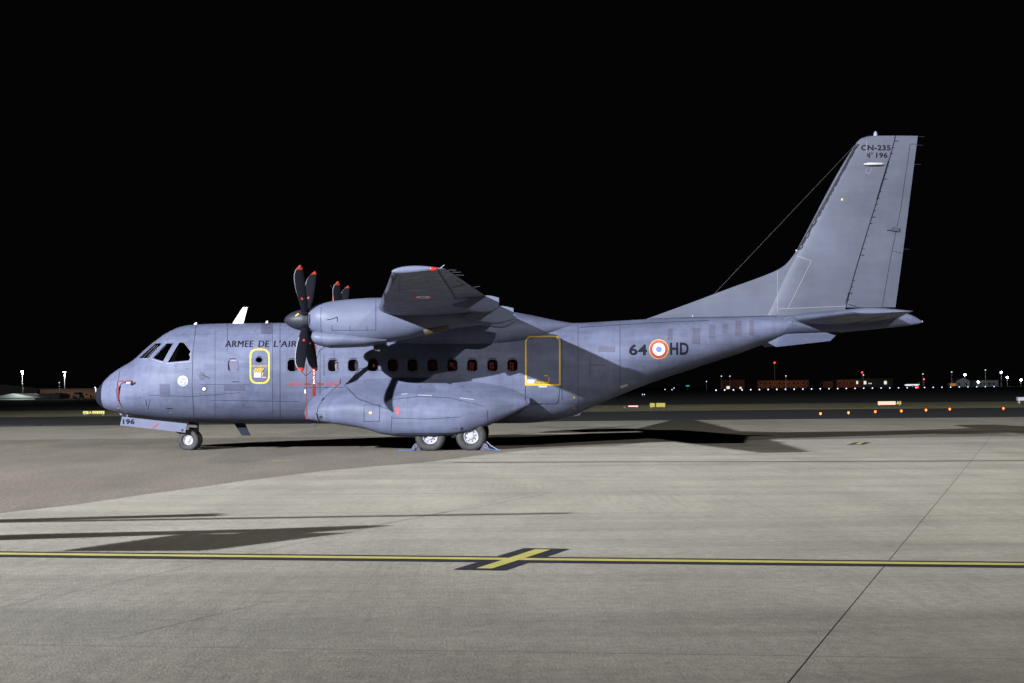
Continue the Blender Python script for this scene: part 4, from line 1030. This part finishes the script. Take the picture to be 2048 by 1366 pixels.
for x, y, m_, lab in ((135, 801, M['tent'], 'small white van parked against the tan shed'), (171, 799.5, M['galv'], 'pale grey car at the right end of the tan shed'), (96, 804, M['galv'], 'pale car near the low dark annexe')):
    b = base_at(x, 352); c = empty('parked_car', b+Vector((0, -6, 0))); tag(c, lab, 'car', 'cars parked by the shed')
    boxes('body', [((0, 0, .75), (1.7, 3.6, .7))], m_, c, .12); boxes('cabin', [((0, .2, 1.3), (1.5, 1.9, .5))], M['black_panel'], c, .1)
    for sx in (-1, 1):
        for sy in (-1, 1): mk('wheel', *loft([[Vector((sx*.8+t, sy*1.1+.3*math.cos(2*math.pi*k/12), .3+.3*math.sin(2*math.pi*k/12))) for k in range(12)] for t in (-.1, .1)]), M['tyre'], c)
def sign(name, label, x0, x1, ytop, d, panels):
    """low illuminated guidance sign: panels (x0, x1, material, text)"""
    a = base_at(x0, d); b = base_at(x1, d); zt = W((x0+x1)/2, ytop, d).z; wd = b.x-a.x; h = zt-.05
    e = empty(name, ((a.x+b.x)/2, a.y, 0)); tag(e, label, 'sign')
    boxes('case', [((0, .08, .05+h/2), (wd+.03, .14, h+.03))], M['black_panel'], e)
    for k in (-.42, .42): boxes('leg', [((wd*k, .08, .025), (.05, .05, .05))], M['galv'], e)
    for (p0, p1, m_, s, tm) in panels:
        xa = base_at(p0, d).x-e.location.x; xb = base_at(p1, d).x-e.location.x
        pn_ = boxes('panel', [(((xa+xb)/2, 0, .05+h/2), (xb-xa-.01, .012, h-.02))], m_, e)
        if s:
            cu = bpy.data.curves.new('txt', 'FONT'); cu.body = s; cu.align_x = 'CENTER'; cu.align_y = 'CENTER'; cu.size = h*1.05; cu.offset = .012
            t = bpy.data.objects.new('txt', cu); COL.objects.link(t); bpy.context.view_layer.update()
            me = bpy.data.meshes.new_from_object(t.evaluated_get(bpy.context.evaluated_depsgraph_get())); bpy.data.objects.remove(t)
            sc_ = min(1, (xb-xa)*.86/max(.01, max(v.co.x for v in me.vertices)-min(v.co.x for v in me.vertices)))
            for v in me.vertices: v.co = Vector(((xa+xb)/2+v.co.x*sc_, -.012, .05+h/2+v.co.y))
            me.materials.clear(); me.materials.append(tm); o = bpy.data.objects.new('sign_lettering', me); COL.objects.link(o); o.parent = pn_
        else: pn_.name = 'panel'
    return e
KB = M['black_panel']
sl = sign('guidance_sign', 'wide yellow lit guidance sign with black A panel, left of the nose', 165.5, 208.5, 822, 96, [(165.5, 176.5, E_yel, None, 0), (176.7, 183.4, KB, 'A', E_yel), (183.6, 208.5, E_yel, None, 0)])
bx_ = []
for k, xx in enumerate((168.5, 171.5, 186, 189.5, 192.5, 198, 201.5, 205)):
    p = W(xx, 826.5, 96); bx_.append(((p.x-sl.location.x, -.012, p.z), (.05, .008, .10 if k % 3 else .07)))
for bb in bx_: boxes('dark_mark', [bb], KB, sl)
sign('holding_sign', 'red and yellow lit holding sign marked A2 in the grass beyond the tail', 1755.5, 1803.5, 802.5, 104, [(1755.5, 1791, E_redp, None, 0), (1791.3, 1803.5, KB, 'A2', E_yel)])
sign('holding_sign', 'small red and yellow lit sign in the grass under the rear fuselage', 1246.5, 1276, 811, 106, [(1246.5, 1256, KB, None, 0), (1256.2, 1276, E_redp, None, 0)])
M['dim_yellow'] = mat('unlit_yellow', (.30, .24, .03), .7)
sign('unlit_sign', 'unlit dull yellow sign pair in the grass under the rear fuselage', 1299.5, 1330, 806, 104, [(1299.5, 1309, M['dim_yellow'], None, 0), (1312, 1330, M['dim_yellow'], None, 0)])
# --- taxiway edge lamps
def elamp(name, x, y, z, em, r, label, group, cat='airfield lamp', stem=True):
    p = G(x, y, z); e = empty(name, (p.x, p.y, 0)); tag(e, label, cat, group)
    sphere('globe', (0, 0, z), r, em, e, 10)
    if stem: tube('stem', [(0, 0, 0), (0, 0, z-r*.5)], r*.45, M['galv'], e, 6)
ORD = 'first second third fourth fifth sixth seventh eighth ninth tenth eleventh twelfth thirteenth fourteenth fifteenth sixteenth seventeenth eighteenth nineteenth twentieth twenty-first twenty-second twenty-third twenty-fourth twenty-fifth twenty-sixth twenty-seventh twenty-eighth twenty-ninth thirtieth thirty-first thirty-second thirty-third'.split()
for k, (x, y) in enumerate(((1641, 827), (1697, 825.3), (1750.6, 823), (1802.6, 821.7), (1852, 819.8), (1899.6, 818), (2006.8, 816.5))):
    elamp('edge_lamp', x, y, .08, E_orange, .06, ORD[k]+' orange taxiway edge lamp from the left, in the row beyond the tail', 'orange taxiway edge lamps')
for k in range(33):
    x = 1432+17.38*k; elamp('runway_lamp', x, 780.3-7.2*k/32, .35, E_blue, .22, ORD[k]+' blue-white lamp from the left in the long row across the field', 'blue-white lamps across the field')
FL = (((1330, 779), 'bright faint white lamp nearest below the rear fuselage edge'), ((1344, 780.5), 'lower of two white lamps left of the teal panel'), ((1348, 776), 'upper of two white lamps left of the teal panel'), ((1413, 763), 'small white lamp above the row, left of the dim brick building'),
      ((1285, 804.5), 'left one of a close pair of lamps above the small red sign'), ((1289, 804.5), 'right one of a close pair of lamps above the small red sign'), ((1835, 777), 'red lamp low among the blue-white lamps right of the tail'))
for (x, y), lab in FL:
    d = 640 if y < 785 else 240
    p = W(x, y, d); e = empty('field_lamp', (p.x, p.y, 0)); tag(e, lab, 'airfield lamp', 'scattered lamps in the field')
    z = max(.3, p.z); rd = x == 1835; r = .42 if rd else (.20 if d > 300 else .07)
    sphere('globe', (0, 0, z), r, E_red if rd else E_blue, e, 10); tube('stem', [(0, 0, 0), (0, 0, z-r*.5)], r*.4, M['galv'], e, 6)
# --- right: buildings and lamps
D2 = 880
b1 = building('brick_house', 'dim red brick building with one bright white window under the tail', 1441, 1489, 760.5, D2, 14, M['brick'], 0, [(1453, 772.5, 1459.5, 778.5, 1), (1479, 774, 1483, 778, 1), (1470, 766, 1474, 770, 0)])
plight(b1, (3, -16, 5), 110, (1, .42, .2))
b2 = building('brick_terrace', 'long orange lit brick building behind the lamp row', 1515, 1617, 761.5, D2, 14, M['brick'], 0, [(1519+9.4*k, 764.5, 1523.5+9.4*k, 769, 0) for k in range(11)] + [(1519+9.4*k, 773, 1523.5+9.4*k, 777.5, 0) for k in range(11)])
for k in (-12, -4, 5, 12): plight(b2, (k, -15, 4), 230, (1, .40, .16))
b3 = building('brick_house', 'narrow dark red building right of the long orange one', 1647, 1666, 763, D2, 12, M['brick'], 0, [(1650, 766, 1654, 770, 0), (1658, 766, 1662, 770, 0)]); plight(b3, (0, -14, 4), 70, (1, .36, .14))
b4 = building('brick_terrace', 'orange lit block with bright windows below the tail tip', 1673, 1724, 759.5, D2, 14, M['brick'], 0, [(1712.5, 762, 1716, 768, 1)] + [(1677+8*k, 763, 1680.5+8*k, 767.5, 0) for k in range(4)])
for k in (-5, 3): plight(b4, (k, -14, 4), 180, (1, .40, .16))
b5 = building('dark_block', 'dark building with two bright windows right of the orange block', 1725, 1786, 758, D2, 14, M['far_dark'], 0, [(1727, 762, 1732.5, 768.5, 1), (1737, 766, 1739, 768, 1), (1741, 766, 1743, 768, 1), (1768, 762, 1773.5, 768.5, 1)])
b6 = building('gabled_house', 'pale grey gabled house among the bright lamps at right', 1913, 1940, 762, D2, 12, M['render_grey'], 6, [(1917, 766, 1920, 770, 0), (1930, 766, 1934, 771, 0)]); plight(b6, (0, -18, 8), 800, (.85, .93, 1))
b7 = building('grey_shed', 'low grey shed under the brightest lamps at far right', 1953, 1997, 761, D2, 12, M['render_grey'], 0, [(1958+9*k, 765, 1962+9*k, 770, 0) for k in range(4)]); plight(b7, (0, -18, 8), 350, (.85, .93, 1))
for x, yt, lab in ((1443, 752.5, 'thin lamp post above the dim brick building'), (1460, 752.5, 'thin lamp post right of the white window'), (1572, 752, 'lamp post behind the long orange building'), (1727, 750, 'lamp post beside the red mast light'), (1846, 748, 'lamp post with a small orange lamp right of the tail'), (1903.6, 744, 'tall lamp post left of the gabled house'), (1971, 740, 'tallest lamp post above the grey shed')):
    lamp_post(x, yt, D2, lab, 1, E_head, hr=.36)
for x, yt, lab in ((1930, 749.8, 'dazzling white floodlight over the gabled house'), (1956.8, 764, 'dazzling white floodlight low between the houses'), (2002.8, 744.5, 'highest dazzling white floodlight at far right'), (2014.5, 755, 'second dazzling floodlight at far right, lower'), (2042, 760, 'dazzling white floodlight at the right picture edge')):
    lamp_post(x, yt, D2-30, lab, 1, E_white, hr=.62, group='dazzling floodlights at right')
for x, yt, lab in ((1549.5, 725.5, 'high red warning lamp on a thin mast under the tail'), (1724.5, 745, 'red warning lamp on a mast over the orange block')):
    lamp_post(x, yt, D2+20, lab, 1, E_red, hr=.55, group='red warning lamps')
lamp_post(1848, 758.5, D2, 'small orange lamp on a short post right of the tail', 1, E_orange, hr=.35)
pj = W(1824, 770, 820); jet = empty('distant_aircraft', (pj.x, pj.y, 0)); tag(jet, 'distant white aircraft with a glowing hull, a thin bright streak behind the lamp row', 'aircraft')
EJ = emis('glowing_white_hull', (.9, .93, 1), 1.0)  # hull given its own glow in place of light falling on it
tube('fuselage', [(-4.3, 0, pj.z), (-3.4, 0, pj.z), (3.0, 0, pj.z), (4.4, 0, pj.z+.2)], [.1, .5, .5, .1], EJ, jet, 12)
prism('fin', [Vector((3.0, 0, pj.z)), Vector((4.3, 0, pj.z)), Vector((4.6, 0, pj.z+1.6)), Vector((4.0, 0, pj.z+1.6))], (0, 1, 0), .15, M['tent'], jet)
prism('wing', [Vector((-.6, -3, pj.z-.3)), Vector((.7, -3, pj.z-.3)), Vector((1.0, 3, pj.z-.3)), Vector((-1, 3, pj.z-.3))], (0, 0, 1), .15, M['tent'], jet)
boxes('undercarriage', [((-3, 0, pj.z/2), (.3, .3, pj.z)), ((.5, -.8, pj.z/2), (.3, .3, pj.z)), ((.5, .8, pj.z/2), (.3, .3, pj.z))], M['galv'], jet)
pv = base_at(1904, 800); tr = empty('utility_truck', pv); tag(tr, 'orange truck with a glowing body parked left of the gabled house', 'truck')
boxes('body', [((.4, 0, 1.3), (3.2, 2, 1.5))], emis('glowing_orange_body', (1, .45, .1), .35), tr, .1); boxes('cab', [((-1.7, 0, 1.2), (1.1, 1.9, 1.7))], M['galv'], tr, .15)  # body glows by itself to look lit; it is no lamp
for X in (-1.6, 1.4): mk('wheel', *loft([[Vector((X+.45*math.cos(2*math.pi*k/14), t, .45+.45*math.sin(2*math.pi*k/14))) for k in range(14)] for t in (-1, -.7)]), M['tyre'], tr)
ps = base_at(1375.5, 700); ts = empty('lit_panel', ps); tag(ts, 'tiny teal lit panel in the dark behind the rear fuselage', 'sign')
boxes('post', [((0, 0, .8), (.15, .15, 1.6))], M['galv'], ts); boxes('panel', [((0, -.1, W(1375, 771.6, 700).z), (1.7, .1, .45))], E_teal, ts)
pk = base_at(2044, 110); kb = empty('equipment_cabinet', pk); tag(kb, 'pale grey cabinet in the grass cut by the right picture edge', 'cabinet')
boxes('body', [((0, 0, .32), (.75, .4, .24))], M['galv'], kb, .02); boxes('lid', [((0, 0, .455), (.8, .45, .03))], M['galv'], kb)
for k in (-.25, .25): boxes('foot', [((k, 0, .1), (.06, .3, .2))], M['galv'], kb)
